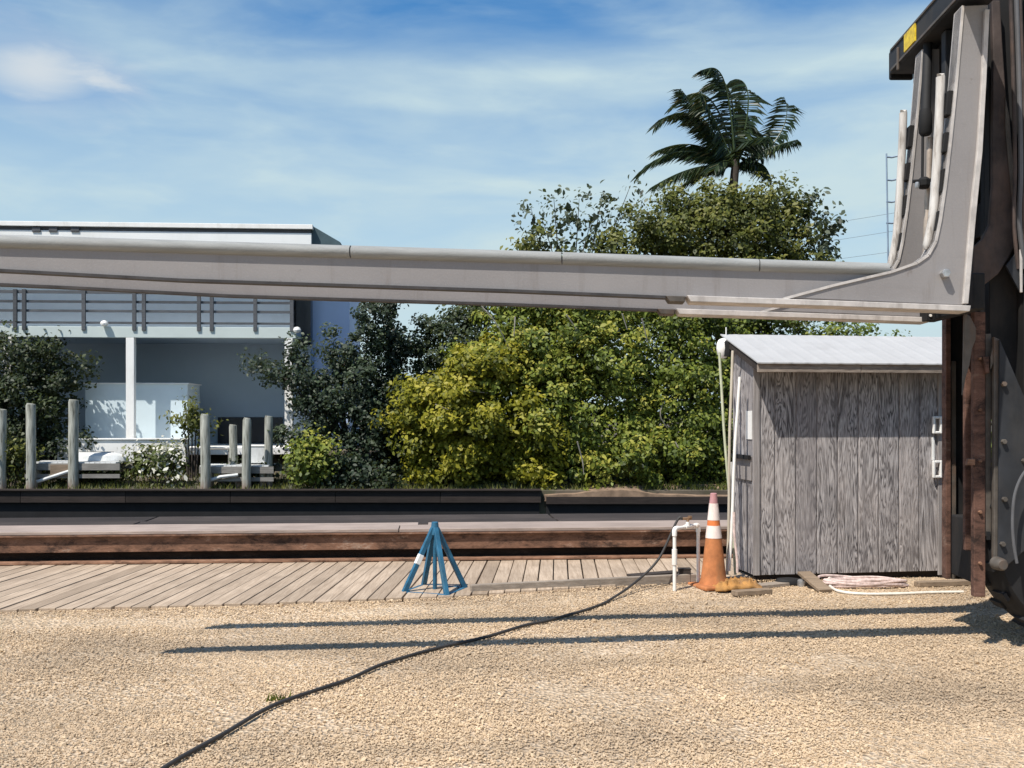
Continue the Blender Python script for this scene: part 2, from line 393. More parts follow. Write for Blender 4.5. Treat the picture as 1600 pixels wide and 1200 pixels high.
# steel bumper beam at the back of the boardwalk
bd = Vector((1, .075, 0)).normalized(); bp = Vector((-.075, 1, 0)).normalized()
def B(x, d, z): return Vector((x, 10.90 + .075 * x, z)) + bp * d
root = thing('rusty_bumper_beam', 'long rusty steel bumper beam with pale timber cap along the back of the boardwalk', 'beam', B(0, 0, .05))
def beambox(x0, x1, d0, d1, z0, z1): return [B(x0, d0, z0), B(x1, d0, z0), B(x1, d1, z0), B(x0, d1, z0), B(x0, d0, z1), B(x1, d0, z1), B(x1, d1, z1), B(x0, d1, z1)]
mb = MB(); mb.hexa(beambox(-14, 8, .05, .09, .165, .325)); mb.build('steel_face', 'rust', root, .004)
mb = MB(); mb.hexa(beambox(-14, 8, .17, .2, .06, .164)); mb.build('painted_dark_recess', 'rust_shade', root)  # darker rust colour paints the shade in the recess
mb = MB(); mb.hexa(beambox(-14, 8, -.02, .16, .050, .075)); mb.build('bottom_lip', 'rust_edge', root, .004)
mb = MB(); mb.hexa(beambox(-14, 8, .01, .15, .328, .345)); mb.build('top_flange', 'rust', root, .003)
mb = MB()
for x0, x1 in ((-14, -6.3), (-6.29, -1.2), (-1.19, 3.4), (3.41, 8)):
    mb.tint = random.random() * .6
    mb.hexa(beambox(x0, x1, .03, .44, .348, .385 + random.uniform(-.002, .003))); mb.tint = random.random() * .6
    mb.hexa(beambox(x0 + .3, x1 + .2 if x1 < 8 else 8, .445, .70, .346, .382))
mb.build('timber_cap', 'cap_timber', root, .006)
root = thing('dark_wale_timber', 'dark weathered timber lying along the canal edge behind the rusty beam', 'timber', B(0, 1.2, .3))
mb = MB()
for x0, x1 in ((-14, -4.2), (-4.18, .6), (.62, 8)):
    mb.tint = random.random(); mb.hexa(beambox(x0, x1, .76, 1.26, .10, .36)); mb.tint = random.random(); mb.hexa(beambox(x0 - .0, x1, 1.275, 1.95, .10, .345))
mb.build('wale_board', 'dark_timber', root, .012)

# low grey kerb board on the gravel side of the boardwalk
a = gnd(735, 932); b = gnd(1090, 915)
mb = MB(); mb.bar(a + Vector((0, .03, .035)), b + Vector((0, .03, .045)), .05, .13)
o = set_origin(mb.build('edge_board', 'grey_timber', bev=.008), a); tag(o, 'low grey timber board edging the boardwalk between blue stand and white pipe frame', 'timber')
a = gnd(984, 908, .05); b = gnd(1056, 902, .05)
mb = MB(); mb.bar(a + Vector((0, 0, .05)), b + Vector((0, 0, .05)), .12, .02)  # board colour carries the dark of the shadow slot under it
mb.box(a + Vector((.06, .0, .02)), (.06, .1, .04)); mb.box(b + Vector((-.06, 0, .02)), (.06, .1, .04))
o = set_origin(mb.build('short_board', 'dark_timber', bev=.004), a); tag(o, 'short raised board coloured dark for the shadow slot below it on the boardwalk beside the white pipe frame', 'board')
a = gnd(1071, 916)
mb = MB(); mb.box(a + Vector((0, .06, .075)), (.11, .08, .15)); mb.box(a + Vector((0, .06, .155)), (.122, .09, .012))  # dark block added where a shadow shows behind the frame
o = set_origin(mb.build('shadow_block', 'dark_timber', bev=.006), a); tag(o, 'small dark block added for the shadow inside the white pipe frame', 'block')

# canal and far shore
mb = MB(); mb._add([(-600, 10, -1.55), (600, 10, -1.55), (600, 30.6, -1.55), (-600, 30.6, -1.55)], [(0, 1, 2, 3)]); struct(mb.build('canal_water', 'water'))
mb = MB(); xs = [-600, -200, -60] + [-40 + 2 * i for i in range(41)] + [60, 200, 600]
prof = [(30.15, -2.0), (30.2, -.66), (31.5, -.62), (33, -.35), (34.5, .35), (36, .45), (45, .45), (80, .4), (200, .3), (1200, 0)]
vs = []; fs = []
for x in xs:
    for y, z in prof: vs.append(Vector((x, y, z + (.12 * mnoise.noise(Vector((x * .4, y * .5, 0))) if 31 < y < 34 else 0))))
n = len(prof)
for i in range(len(xs) - 1):
    for k in range(n - 1): fs.append((i * n + k, (i + 1) * n + k, (i + 1) * n + k + 1, i * n + k + 1))
mb._add(vs, fs); struct(mb.build('far_shore_ground', 'shore'))
root = thing('far_seawall', 'long dark timber seawall on the far side of the canal', 'seawall', (-8, 30.0, -1))
mb = MB()
for i in range(14):
    mb.tint = random.random(); x0 = -42 + i * 3.07; x1 = min(x0 + 3.06, .85)
    if x0 < .8: mb.box(((x0 + x1) / 2, 30.00, -.825), (x1 - x0, .12, .34))
mb.build('face_board', 'seawall', root, .01)
mb = MB(); mb.box((-20.6, 30.13, -1.5), (42.8, .12, 1.0)); mb.build('lower_wall', 'edge_black', root)
mb = MB(); mb.box((-20.6, 30.03, -.625), (42.9, .34, .05)); mb.build('cap_board', 'seawall', root, .01)
root = thing('low_seawall', 'lower dark seawall topped by bare dirt in front of the mangroves', 'seawall', (10, 30.0, -1))
mb = MB(); mb.box((21, 30.01, -.93), (40, .12, .22)); mb.build('face_board', 'seawall', root, .01)
mb = MB(); mb.box((21, 30.14, -1.5), (40, .12, .95)); mb.build('lower_wall', 'edge_black', root)
mb = MB(); nx = 44
vs = []; fs = []
for i in range(nx):
    x = .95 + i * .45
    h = -.80 + .17 * math.exp(-((x - 3.0) / 1.3) ** 2) + .05 * mnoise.noise(Vector((x * 1.3, 0, 5)))
    for y, z in ((29.99, -.95), (30.0, h), (30.5, h + .05), (31.4, -.55)): vs.append(Vector((x, y, z)))
for i in range(nx - 1):
    for k in range(3): fs.append((i * 4 + k, (i + 1) * 4 + k, (i + 1) * 4 + k + 1, i * 4 + k + 1))
mb._add(vs, fs); struct(mb.build('dirt_bank', 'sand_bank', smooth=True))

# ------------------------------------------------------------------ wooden shed
SA = at(1178, 899, 9.66); SB = at(1530, 892.6, 10.01)          # front bottom corners
sx = (SB - SA); sx.z = 0; SW = sx.length; sx.normalize(); sy = Vector((-sx.y, sx.x, 0)); SZ = SA.z
def S(x, d, z): return Vector((SA.x, SA.y, 0)) + sx * x + sy * d + Vector((0, 0, z))
def sbox(mb, x0, x1, d0, d1, z0, z1, z1b=None):
    zb = z1 if z1b is None else z1b
    mb.hexa([S(x0, d0, z0), S(x1, d0, z0), S(x1, d1, z0), S(x0, d1, z0), S(x0, d0, z1), S(x1, d0, z1), S(x1, d1, zb), S(x0, d1, zb)])
D = .56; FZ = 2.09; RS = .34                                   # depth, front wall top, roof slope
shed = thing('wooden_shed', 'grey weathered plywood shed with white lean-to roof beside the lift mast', 'shed', S(SW / 2, D / 2, 0))
mb = MB(); nb = 11; bw = SW / nb
for i in range(nb):
    mb.tint = random.random(); sbox(mb, i * bw + (.008 if i else 0), (i + 1) * bw - .008, 0, .018, SZ, FZ + .04)
mb.tint = .9; sbox(mb, .01, SW - .01, .010, .03, SZ + .01, FZ + .03)
mb.build('front_wall', 'ply', shed, .003)
mb = MB()
for x0 in (0, SW - .03):
    for k in range(3):
        mb.tint = random.random(); d0 = .035 + k * (D - .035) / 3; d1 = .035 + (k + 1) * (D - .035) / 3 - .006
        sbox(mb, x0 + .004, x0 + .026, d0, d1, SZ, FZ + .04 + RS * d0, FZ + .04 + RS * d1)
sbox(mb, .03, SW - .03, D - .025, D - .005, SZ, FZ + RS * D)
mb.build('side_wall', 'ply', shed, .002)
mb = MB(); mb.tint = .1; sbox(mb, -.012, .052, -.016, -.002, SZ, FZ - .05); mb.build('corner_trim', 'trim_wood_z', shed, .003)
mb = MB(); mb.tint = .05; XJ = (at(1469, 800, 9.93) - S(0, 0, 0)).dot(sx); sbox(mb, XJ - .02, XJ + .03, -.018, -.002, SZ - .04, FZ - .02); mb.build('door_jamb', 'trim_wood_z', shed, .003)
mb = MB(); mb.tint = .95
for d in (.05, D - .12): sbox(mb, .06, SW - .02, d, d + .09, .0, SZ - .002)
mb.build('skid', 'dark_timber', shed, .005)
# roof
r0, r1 = -.245, D + .15
def rz(d): return FZ + .075 + RS * d
mb = MB(); xs = -.07; nr = 60; W = SW + .12
ring = []
for i in range(nr + 1):
    x = xs + W * i / nr; dz = .0025 * (1 if i % 4 in (0,) else 0)
    ring.append((x, dz))
vs = []; fs = []
for x, dz in ring:
    for d, e in ((r0 - .02, 0), (r1, 0), (r1, -.012), (r0 - .02, -.012)): vs.append(S(x, d, rz(d) + dz + e))
for i in range(nr):
    for k in range(4): fs.append((i * 4 + k, (i + 1) * 4 + k, (i + 1) * 4 + (k + 1) % 4, i * 4 + (k + 1) % 4))
fs += [(0, 1, 2, 3), tuple(nr * 4 + k for k in (3, 2, 1, 0))]
mb._add(vs, fs); roof = mb.build('roof', 'white_metal', shed)
mb = MB(); mb.tint = .1
sbox(mb, xs + .01, .95, r0 + .0, r0 + .025, rz(r0) - .095, rz(r0) - .016); mb.tint = .35
sbox(mb, .955, xs + W - .01, r0 + .0, r0 + .025, rz(r0) - .095, rz(r0) - .016)
mb.build('fascia', 'trim_wood', roof, .003)
for x in (xs + .012, SW * .33, SW * .66, xs + W - .06):
    mb = MB(); mb.tint = .7; mb.hexa([S(x, r0 + .027, rz(r0) - .085), S(x + .035, r0 + .027, rz(r0) - .085), S(x + .035, r1 - .01, rz(r1) - .085), S(x, r1 - .01, rz(r1) - .085),
             S(x, r0 + .027, rz(r0) - .006), S(x + .035, r0 + .027, rz(r0) - .006), S(x + .035, r1 - .01, rz(r1) - .016), S(x, r1 - .01, rz(r1) - .016)])
    mb.build('rafter', 'dark_timber', roof)
# things fixed on the shed
for i, py in enumerate((664, 733)):
    c = at(1463, py, 9.92); x = (c - S(0, 0, 0)).dot(sx); z = c.z
    mb = MB(); w, h, t = .098, .168, .024
    for dx, dz, ww, hh in ((-(w / 2 - t / 2), 0, t, h), ((w / 2 - t / 2), 0, t, h), (0, h / 2 - t / 2, w - 2 * t - .001, t), (0, -h / 2 + t / 2, w - 2 * t - .001, t)):
        sbox(mb, x + dx - ww / 2, x + dx + ww / 2, -.05, -.022, z + dz - hh / 2, z + dz + hh / 2)
    for dz in (-.05, .05): sbox(mb, x - .033, x - .02, -.024, -.001, z + dz - .008, z + dz + .008)
    mb.build('door_handle', 'white', shed, .010)
c = at(1459, 700, 9.92); x = (c - S(0, 0, 0)).dot(sx)
mb = MB(); sbox(mb, x - .014, x + .016, -.008, -.0005, c.z - .12, c.z + .10); mb.build('hasp_strip', 'white', shed, .004)
def on_side(px, py):                          # a spot on the shed's left wall
    a = (px - 800) / F; d = (SA.x - a * SA.y) / (a * sy.y - sy.x); p = S(0, d, 0); return d, EYE + (HZ - py) / F * p.y
d0, z1 = on_side(1175, 642); d1, z0 = on_side(1166, 686)
mb = MB(); sbox(mb, -.004, .003, d0, d1, z0, z1); mb.build('white_notice', 'white', shed)
d0, z1 = on_side(1175, 713); d1, z0 = on_side(1150, 747)
mb = MB(); sbox(mb, -.014, .003, d0, d1, z0, z1); bx = mb.build('hinged_flap', 'trim_wood_z', shed, .003)
mb = MB(); sbox(mb, -.05, -.0145, d0 - .01, d1, z1 - .03, z1 + .01); mb.build('strap_hinge', 'black', bx, .003)
lc = S(-.09, D + .02, at(1139, 545, 10.25).z)
mb = MB(); prof = [(.001, -.10), (.03, -.095), (.055, -.06), (.066, 0), (.062, .05), (.045, .085), (.02, .1), (.001, .104)]
mb.lathe(lc, prof, 18); lam = mb.build('lamp_globe', 'lampglass', shed, smooth=True)
mb = MB(); mb.bar(lc + Vector((.03, -.02, .02)), S(.0, D - .03, lc.z + .03), .04, .05); mb.lathe(lc + Vector((.045, -.035, 0)), [(.045, -.08), (.05, -.04), (.05, .06), (.03, .08)], 12)
mb.build('lamp_bracket', 'black', lam)
mb = MB(); p = S(-.02, D + .12, rz(D) - .02); mb.tube([p, p + Vector((0, 0, .14))], .006, 6); mb.build('vent_spike', 'white', roof)

# poles leaning on the shed's left side
pg = 'poles leaning on the left end of the shed'
def pole(nm, px0, py0, px1, py1, Y0, Y1, r, mat, label):
    a = at(px1, py1, Y1); b = at(px0, py0, Y0)
    a.z = max(a.z, .02)
    mb = MB(); mb.tube([a.lerp(b, k / 6) + Vector((.006 * sin(k * 1.3), 0, 0)) for k in range(7)], r, 10)
    tag(set_origin(mb.build(nm, mat, smooth=True), a), label, 'pole', pg)
pole('wooden_pole', 1123, 551, 1149, 898, 9.95, 9.75, .013, 'polegreen', 'thin pale pole splayed farthest left, its top clear of the shed wall')
pole('wooden_pole', 1144, 548, 1136, 898, 9.92, 9.72, .014, 'polewood', 'tall straight wooden pole rising to the white lamp on the shed')
pole('wooden_pole', 1155, 589, 1139, 892, 9.72, 9.58, .015, 'pvc', 'shorter white pole crossing in front of the tall ones against the shed side')
pole('wooden_pole', 1145, 722, 1143, 845, 9.90, 9.86, .030, 'pvc', 'thick short white tube strapped upright among the thin poles by the shed')
pole('wooden_pole', 1146, 800, 1152, 895, 9.55, 9.50, .012, 'rope', 'slim pinkish stick at the foot of the shed corner behind the cone')

# ------------------------------------------------------------------ cone, pipe frame, hose, stand, debris
c = gnd(1115, 917)
cone = thing('traffic_cone', 'tall dirty orange traffic cone with two white bands beside the shed', 'traffic cone', c)
def crad(z): return .128 - (.128 - .030) * min(1, z / .86) ** .92
def band(z0, z1, mat, nm, e=0):
    mb = MB(); k = 8; prof = [(crad(z0 + (z1 - z0) * i / k) + e, z0 + (z1 - z0) * i / k) for i in range(k + 1)]
    if z0 == .03: prof = [(.14, .02), (.136, .034)] + prof[1:]
    if z1 > .85: prof += [(crad(z1) - .008, z1 + .004)]
    mb.lathe(c, prof, 28); return mb.build(nm, mat, cone, smooth=True)
band(.03, .455, 'cone_dirty', 'cone_body'); band(.4555, .57, 'cone_white', 'white_band', .002); band(.5705, .62, 'orange', 'orange_band')
band(.6205, .775, 'cone_white', 'white_band', .002); band(.7755, .865, 'cone_tip', 'cone_tip')
mb = MB(); mb.box(c + Vector((0, 0, .018)), (.40, .40, .034), .35); mb.build('cone_base', 'cone_dirty', cone, .012)
# crumpled ochre cloth
cc = gnd(1150, 921) + Vector((0, -.02, 0))
mb = MB(); nx, ny = 26, 16; vs = []; fs = []
for i in range(nx):
    for j in range(ny):
        u = i / (nx - 1) - .5; v = j / (ny - 1) - .5
        e = max(0, 1 - (abs(u) * 2) ** 4) * max(0, 1 - (abs(v) * 2) ** 4)
        h = .018 + e * (.045 + .06 * abs(mnoise.noise(Vector((u * 7, v * 7, 2)))) + .035 * mnoise.noise(Vector((u * 16, v * 12, 5)))) + .05 * max(0, .5 - abs(u - .2))
        vs.append(cc + Vector((u * .44 + .04 * mnoise.noise(Vector((v * 6, 0, 1))), v * .30 + .03 * mnoise.noise(Vector((u * 8, 3, 1))), h)))
for i in range(nx - 1):
    for j in range(ny - 1): fs.append((i * ny + j, (i + 1) * ny + j, (i + 1) * ny + j + 1, i * ny + j + 1))
mb._add(vs, fs); o = mb.build('crumpled_cloth', 'cloth', smooth=True); set_origin(o, cc)
s_ = o.modifiers.new('thickness', 'SOLIDIFY'); s_.thickness = .012
tag(o, 'crumpled ochre cloth lying on the gravel at the foot of the cone', 'cloth')
# boards and scraps at the shed foot
def scrap(nm, px0, py0, px1, py1, w, h, mat, label, cat, lift=(0, 0), grp=None):
    a = gnd(px0, py0) + Vector((0, 0, h / 2 + lift[0])); b = gnd(px1, py1) + Vector((0, 0, h / 2 + lift[1]))
    mb = MB(); mb.tint = .3; mb.bar(a, b, w, h); o = mb.build(nm, mat, bev=min(w, h) * .15); tag(set_origin(o, (a + b) / 2 - Vector((0, 0, h / 2))), label, cat, grp); return o
scrap('loose_board', 1147, 931, 1202, 927, .10, .045, 'plank', 'short thick weathered board lying nearest the viewer below the shed corner', 'board', grp='scrap boards at the foot of the shed')
scrap('loose_board', 1166, 921, 1262, 911, .12, .035, 'grey_timber', 'long flat grey board lying behind the short one along the shed foot', 'board', grp='scrap boards at the foot of the shed')
scrap('leaning_plank', 1290, 926, 1256, 914, .13, .03, 'plank', 'brown plank end tilted up against the shed front beside the rope coil', 'board', (0, .10), 'scrap boards at the foot of the shed')
a = gnd(1232, 914); mb = MB()
prof = [(.001, 0), (.075, .0), (.098, .02), (.1, .06), (.085, .085), (.04, .095), (.001, .096)]
mb.lathe(a, prof, 20); o = set_origin(mb.build('plastic_float', 'rubber', smooth=True), a); o.scale = (1.25, .8, .7)
tag(o, 'squat black float lying under the shed front next to the boards', 'float')
a = gnd(1252, 916); mb = MB(); mb.lathe(a + Vector((0, 0, .0)), [(.001, 0), (.035, 0), (.038, .02), (.035, .055), (.02, .065), (.001, .066)], 14)
tag(set_origin(mb.build('metal_cap', 'steel', smooth=True), a), 'small shiny metal cap on the gravel between black float and leaning plank', 'cap')
# rope coil
rc = gnd(1350, 917); rope = MB(); pts = []
for k in range(0, 340):
    t = k / 340 * 2 * pi * 8.5; rr = 1 + .22 * mnoise.noise(Vector((t * .35, 1, 0)))
    pts.append(rc + Vector((.37 * rr * cos(t) + .05 * mnoise.noise(Vector((t * .2, 0, 4))), .115 * rr * sin(t), .020 + .075 * k / 340 * (.6 + .5 * abs(mnoise.noise(Vector((t * .5, 9, 0))))) + .012 * sin(t * 1.7))))
rope.tube(pts, .0125, 7)
tag(set_origin(rope.build('rope_coil', 'rope', smooth=True), rc), 'flattened coil of faded pink rope on the gravel in front of the shed', 'rope')
pts = [gnd(1292, 908) + Vector((0, 0, .08))]
hp = [(1296, 918, .02), (1310, 926, .015), (1345, 930, .012), (1400, 930, .012), (1450, 928, .012), (1505, 927, .012)]
pts = [gnd(1303, 905) + Vector((0, .0, .05)), gnd(1294, 911) + Vector((0, 0, .03))] + [gnd(a, b) + Vector((0, 0, h)) for a, b, h in hp]
def spline(P, sub=8):
    out = []; P = [Vector(p) for p in P]; Q = [P[0]] + P + [P[-1]]
    for i in range(1, len(Q) - 2):
        for k in range(sub):
            t = k / sub; a, b, c_, d = Q[i - 1:i + 3]
            out.append(.5 * ((2 * b) + (c_ - a) * t + (2 * a - 5 * b + 4 * c_ - d) * t * t + (3 * b - a - 3 * c_ + d) * t ** 3))
    out.append(P[-1]); return out
mb = MB(); mb.tube(spline(pts), .013, 8); tag(set_origin(mb.build('pale_hose', 'rope_white', smooth=True), pts[2]), 'pale thin hose curving out in front of the pink rope coil', 'hose')
scrap('loose_board', 1432, 917, 1520, 914, .09, .05, 'plank', 'brown board lying on the gravel at the right end of the shed by the mast', 'board', grp='scrap boards at the foot of the shed')

# white pipe frame
pa = gnd(1054, 924); pb = gnd(1091, 915); h = .565
fr = thing('pipe_frame', 'white plastic pipe standpipe frame with a tap standing in front of the boardwalk', 'pipe', (pa + pb) / 2)
def v(p, z): return Vector((p.x, p.y, z))
mb = MB(); mb.tube(spline([v(pa, -.05), v(pa, .3) , v(pa, h - .04)], 3), .0165, 12); mb.build('left_leg' if 0 else 'leg', 'pvc', fr, smooth=True)
mb = MB(); mb.tube([v(pb, -.05), v(pb, h - .04)], .0165, 12); mb.build('leg', 'pvc', fr, smooth=True)
mb = MB(); mb.tube([v(pa, h) + (pb - pa) * .12, v(pa, h) + (pb - pa) * .88], .0165, 12); mb.build('cross_pipe', 'pvc', fr, smooth=True)
for p, q in ((pa, pb), (pb, pa)):
    d = (q - p).normalized(); mb = MB()
    mb.tube([v(p, h - .065), v(p, h - .02), v(p, h - .006) + d * .006, v(p, h) + d * .02, v(p, h) + d * .055], .0225, 12); mb.build('elbow', 'pvc', fr, smooth=True)
m_ = v(pa.lerp(pb, .55), h); mb = MB(); mb.tube([m_ - (pb - pa) * .12, m_ + (pb - pa) * .12], .0225, 12); mb.tube([m_, m_ + Vector((0, 0, .045))], .02, 12); mb.build('tee', 'pvc', fr, smooth=True)
mb = MB(); mb.tube([v(pa, .24), v(pa, .38)], .024, 12); mb.build('coupling', 'pvc', fr, smooth=True)
mb = MB(); mb.tube([m_ + Vector((0, 0, .045)), m_ + Vector((0, 0, .075))], .013, 10); mb.tube([m_ + Vector((-.05, -.01, .075)), m_ + Vector((.035, .01, .075))], .013, 10); mb.tube([m_ + Vector((.02, 0, .08)), m_ + Vector((.02, 0, .10))], .02, 8); mb.build('tap', 'brass', fr, smooth=True)
# garden hose
m0 = m_ + Vector((-.05, -.01, .075))
P = [m0, m0 + Vector((-.05, 0, -.02)), at(1030, 872, 9.35), at(995, 908, 9.2), gnd(958, 934, .02), gnd(930, 948, .017), gnd(862, 968, .017), gnd(820, 977, .017), gnd(760, 995, .017), gnd(682, 1013, .017), gnd(600, 1037, .017), gnd(540, 1063, .017), gnd(432, 1100, .017), gnd(352, 1145, .017), gnd(262, 1196, .017), gnd(120, 1290, .017), gnd(-300, 1420, .017)]
mb = MB(); mb.tube(spline(P, 10), .0115, 10)
tag(set_origin(mb.build('garden_hose', 'hose', smooth=True), gnd(540, 1063)), 'long black hose running from the tap across the gravel to the lower left', 'hose')
p = gnd(436, 1096); mb = MB()
for k in range(26):
    q = p + Vector((random.uniform(-.07, .05), random.uniform(-.01, .07), 0)); mb.tint = random.random()
    t = q + Vector((random.uniform(-.02, .02), random.uniform(-.02, .02), random.uniform(.02, .05)))
    w_ = Vector((.006, .003, 0)); mb._add([q - w_, q + w_, t], [(0, 1, 2)])
tag(set_origin(mb.build('weed_tuft', 'leaf_mid'), p), 'tiny dry weed tuft growing beside the black hose', 'weed')

# blue keel stand
kc = gnd(676, 937); kc.y += .26
stand = thing('keel_stand', 'blue pyramid shaped boat stand standing at the front edge of the boardwalk', 'boat stand', kc)
ap = kc + Vector((0, 0, .62)); cs = []
for k in range(4):
    t = R(205) + k * pi / 2; cs.append(kc + Vector((.292 * cos(t), .292 * sin(t), .03)))
for k in range(4):
    d = (cs[k] - ap); mb = MB(); mb.bar(ap + d.normalized() * .035, cs[k], .042, .042, up=(0, 0, 1)); lg = mb.build('leg', 'stand_blue', stand, .004)
    if k == 0:
        q = ap + d * .44; q2 = ap + d * .58
        mb = MB(); mb.bar(q, q2, .048, .048); mb.build('white_patch', 'white', lg, .006)
    mb = MB(); n1, n2 = cs[k], cs[(k + 1) % 4]; mb.bar(n1, n2, .035, .035); mb.build('base_bar', 'stand_blue', stand, .004)
mb = MB(); mb.tube([kc + Vector((0, 0, .01)), ap], .019, 12); mb.build('centre_post', 'stand_blue', stand, smooth=True)
mb = MB(); mb.lathe(ap + Vector((0, 0, -.09)), [(.045, 0), (.036, .05), (.03, .11), (.022, .115)], 16); mb.build('top_collar', 'stand_blue', stand, smooth=True)
mb = MB(); mb.box(kc + Vector((0, 0, .006)), (.5, .03, .012), R(25)); mb.box(kc + Vector((0, 0, .019)), (.03, .5, .012), R(25)); mb.build('base_strap', 'stand_blue', stand)

# ------------------------------------------------------------------ boat forklift
H0 = Vector((2.9, 6.52, 0)); U = Vector((-.991, -.129, 0)).normalized(); V_ = Vector((.077, .997, 0)).normalized()
def K(s, d, z): return H0 + U * s + V_ * d + Vector((0, 0, z))
def FK(px, py):                          # (s, z) on the near fork's side plane
    a = (px - 800) / F; s = (H0.x - H0.y * a) / (-U.x + U.y * a); p = H0 + U * s
    return s, EYE + (HZ - py) / F * p.y
lift = thing('boat_forklift', 'marina boat forklift with two long grey forks on a dark rusty mast', 'forklift', Vector((4.6, 7.1, 0)))
def poly(pts, d): return [K(*((s, d) + (z,))) for s, z in pts]
def fork(shift):
    sh = lambda q: q + shift
    # blade
    bl = [FK(*p) for p in ((1470, 478), (1040, 463), (800, 453), (400, 440), (280, 436), (0, 421))]
    s_end = 6.35; zb = bl[-1][1] + (s_end - bl[-1][0]) * .03
    low = bl + [(s_end, zb)]
    up = [FK(*p) for p in ((1470, 430), (1390, 418), (1187, 410), (878, 400), (547, 390), (0, 374))]
    zt = up[-1][1] + (s_end - up[-1][0]) * .022
    up = up + [(s_end, zt - .02)]
    mb = MB(); mb.prism([sh(K(s, .02, z)) for s, z in low] + [sh(K(s, .02, z)) for s, z in reversed(up)], V_ * .06)
    root = mb.build('fork', 'fork', lift, .006)
    # thicker heel and shank plate
    front = [(1222, 466), (1300, 445), (1390, 424), (1430, 410), (1447, 398), (1458, 378), (1465, 345), (1473, 290), (1481, 220), (1490, 130), (1500, 12)]
    back = [(1541, 10), (1536, 130), (1528, 240), (1519, 340), (1508, 478)]
    mb = MB(); mb.prism([sh(K(s, -.03, z)) for s, z in [FK(*p) for p in front + back]], V_ * .13)
    mb.build('heel_plate', 'fork', root, .005)
    # pale strip painting the lit edge along the gusset and up the shank
    mb = MB(); E = [FK(*p) for p in front]
    for (s0, z0), (s1, z1) in zip(E, E[1:]):
        d = Vector((s1 - s0, z1 - z0)).normalized(); nn = Vector((-d.y, d.x)) * .016
        mb.hexa([sh(K(*q)) for q in ((s0, -.038, z0), (s1, -.038, z1), (s1, .108, z1), (s0, .108, z0))] + [sh(K(*q)) for q in ((s0 - nn.x * -1, -.038, z0 - nn.y * -1), (s1 + nn.x, -.038, z1 + nn.y), (s1 + nn.x, .108, z1 + nn.y), (s0 + nn.x, .108, z0 + nn.y))])
    mb.build('lit_edge_strip', 'light_edge', root)
    # rear rail of the shank
    mb = MB(); E1 = [FK(*p) for p in ((1508, 476), (1520, 340), (1530, 240), (1536, 130), (1541, 20))]; E0 = [FK(*p) for p in ((1500, 476), (1511, 340), (1522, 240), (1529, 130), (1534, 20))]
    mb.prism([sh(K(s, -.058, z)) for s, z in E1] + [sh(K(s, -.058, z)) for s, z in reversed(E0)], V_ * .18); mb.build('rear_rail', 'light_edge', root, .003)
    # sole plate, its paler colour painting the light on its top
    E = [FK(*p) for p in ((1512, 479), (1300, 471), (1072, 463))]; E2 = [FK(*p) for p in ((1078, 473), (1300, 480), (1510, 488))]
    mb = MB(); mb.prism([sh(K(s, -.06, z)) for s, z in E + E2], V_ * .19); mb.build('sole_plate', 'light_edge', root, .004)
    # dark filler in the gap ahead of the sole plate, running strip under the blade
    E = [FK(*p) for p in ((1070, 463), (1040, 462), (1046, 471), (1070, 472))]
    mb = MB(); mb.prism([sh(K(s, -.01, z)) for s, z in E], V_ * .16); mb.build('gap_filler', 'edge_grey', root, .003)
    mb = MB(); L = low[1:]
    mb.prism([sh(K(s, .0, z + .004)) for s, z in L] + [sh(K(s, .0, z - .012)) for s, z in reversed(L)], V_ * .085); mb.build('bottom_lip', 'shadow_line', root)  # dark strip paints the shadow line along the blade bottom
    # heel bolt
    s, z = FK(1472, 429); p = sh(K(s, -.03, z)); mb = MB(); mb.lathe(p, [(.028, -.045), (.03, -.03), (.03, 0.01)], 6, 'y'); mb.build('heel_pin', 'steel', root, .003)
    # grey padding on top in segments
    cuts = [1391, 1187, 878, 547]; tops = {1391: 411, 1187: 405, 878: 394, 547: 384}
    cs_ = [FK(x, tops[x] + 9) for x in cuts] + []; (sa, za_), (sb_, zb__) = cs_[-2:]; cs_.append((s_end - .02, zb__ + (zb__ - za_) / (sb_ - sa) * (s_end - .02 - sb_)))
    for (s0, z0), (s1, z1) in zip(cs_, cs_[1:]):
        d = s1 - s0; a = sh(K(s0 + .004, .042, z0)); b = sh(K(s1 - .004, .042, z1)); mb = MB()
        pr = []; nseg = 20
        for k in range(nseg): t = 2 * pi * k / nseg; pr.append((.055 * cos(t), .042 * sin(t)))
        vs = [a + V_ * x + Vector((0, 0, y)) for x, y in pr] + [b + V_ * x + Vector((0, 0, y)) for x, y in pr]
        mb._add(vs, [tuple(range(nseg)), tuple(range(2 * nseg - 1, nseg - 1, -1))] + [(k, (k + 1) % nseg, (k + 1) % nseg + nseg, k + nseg) for k in range(nseg)])
        mb.build('fork_pad', 'pad', root, smooth=True)
    # white upright pad on the shank with black brackets
    A = [FK(*p) for p in ((1475, 116), (1476, 124), (1473, 200), (1467, 300), (1461, 350), (1453, 388))]
    off = .045
    mb = MB(); mb.tube(spline([sh(K(s + .012, off, z)) for s, z in A], 4), [.014, .024] + [.028] * 12 + [.026] * 6 + [.012], 14); wp = mb.build('shank_pad', 'whitepad', root, smooth=True)
    for x, y0, y1 in ((1486, 142, 180), (1481, 207, 238), (1478, 264, 300), (1470, 330, 360)):
        s, za = FK(x, y0); s2, zb_ = FK(x - 4, y1)
        mb = MB(); mb.prism([sh(K(s - .012, -.012, za)), sh(K(s + .022, -.012, za)), sh(K(s2 + .022, -.012, zb_)), sh(K(s2 - .012, -.012, zb_))], V_ * .08); mb.build('pad_bracket', 'black', root, .003)
    return root
fork(Vector((0, 0, 0))); far = Vector((.06, .78, 0)); fk2 = fork(far)
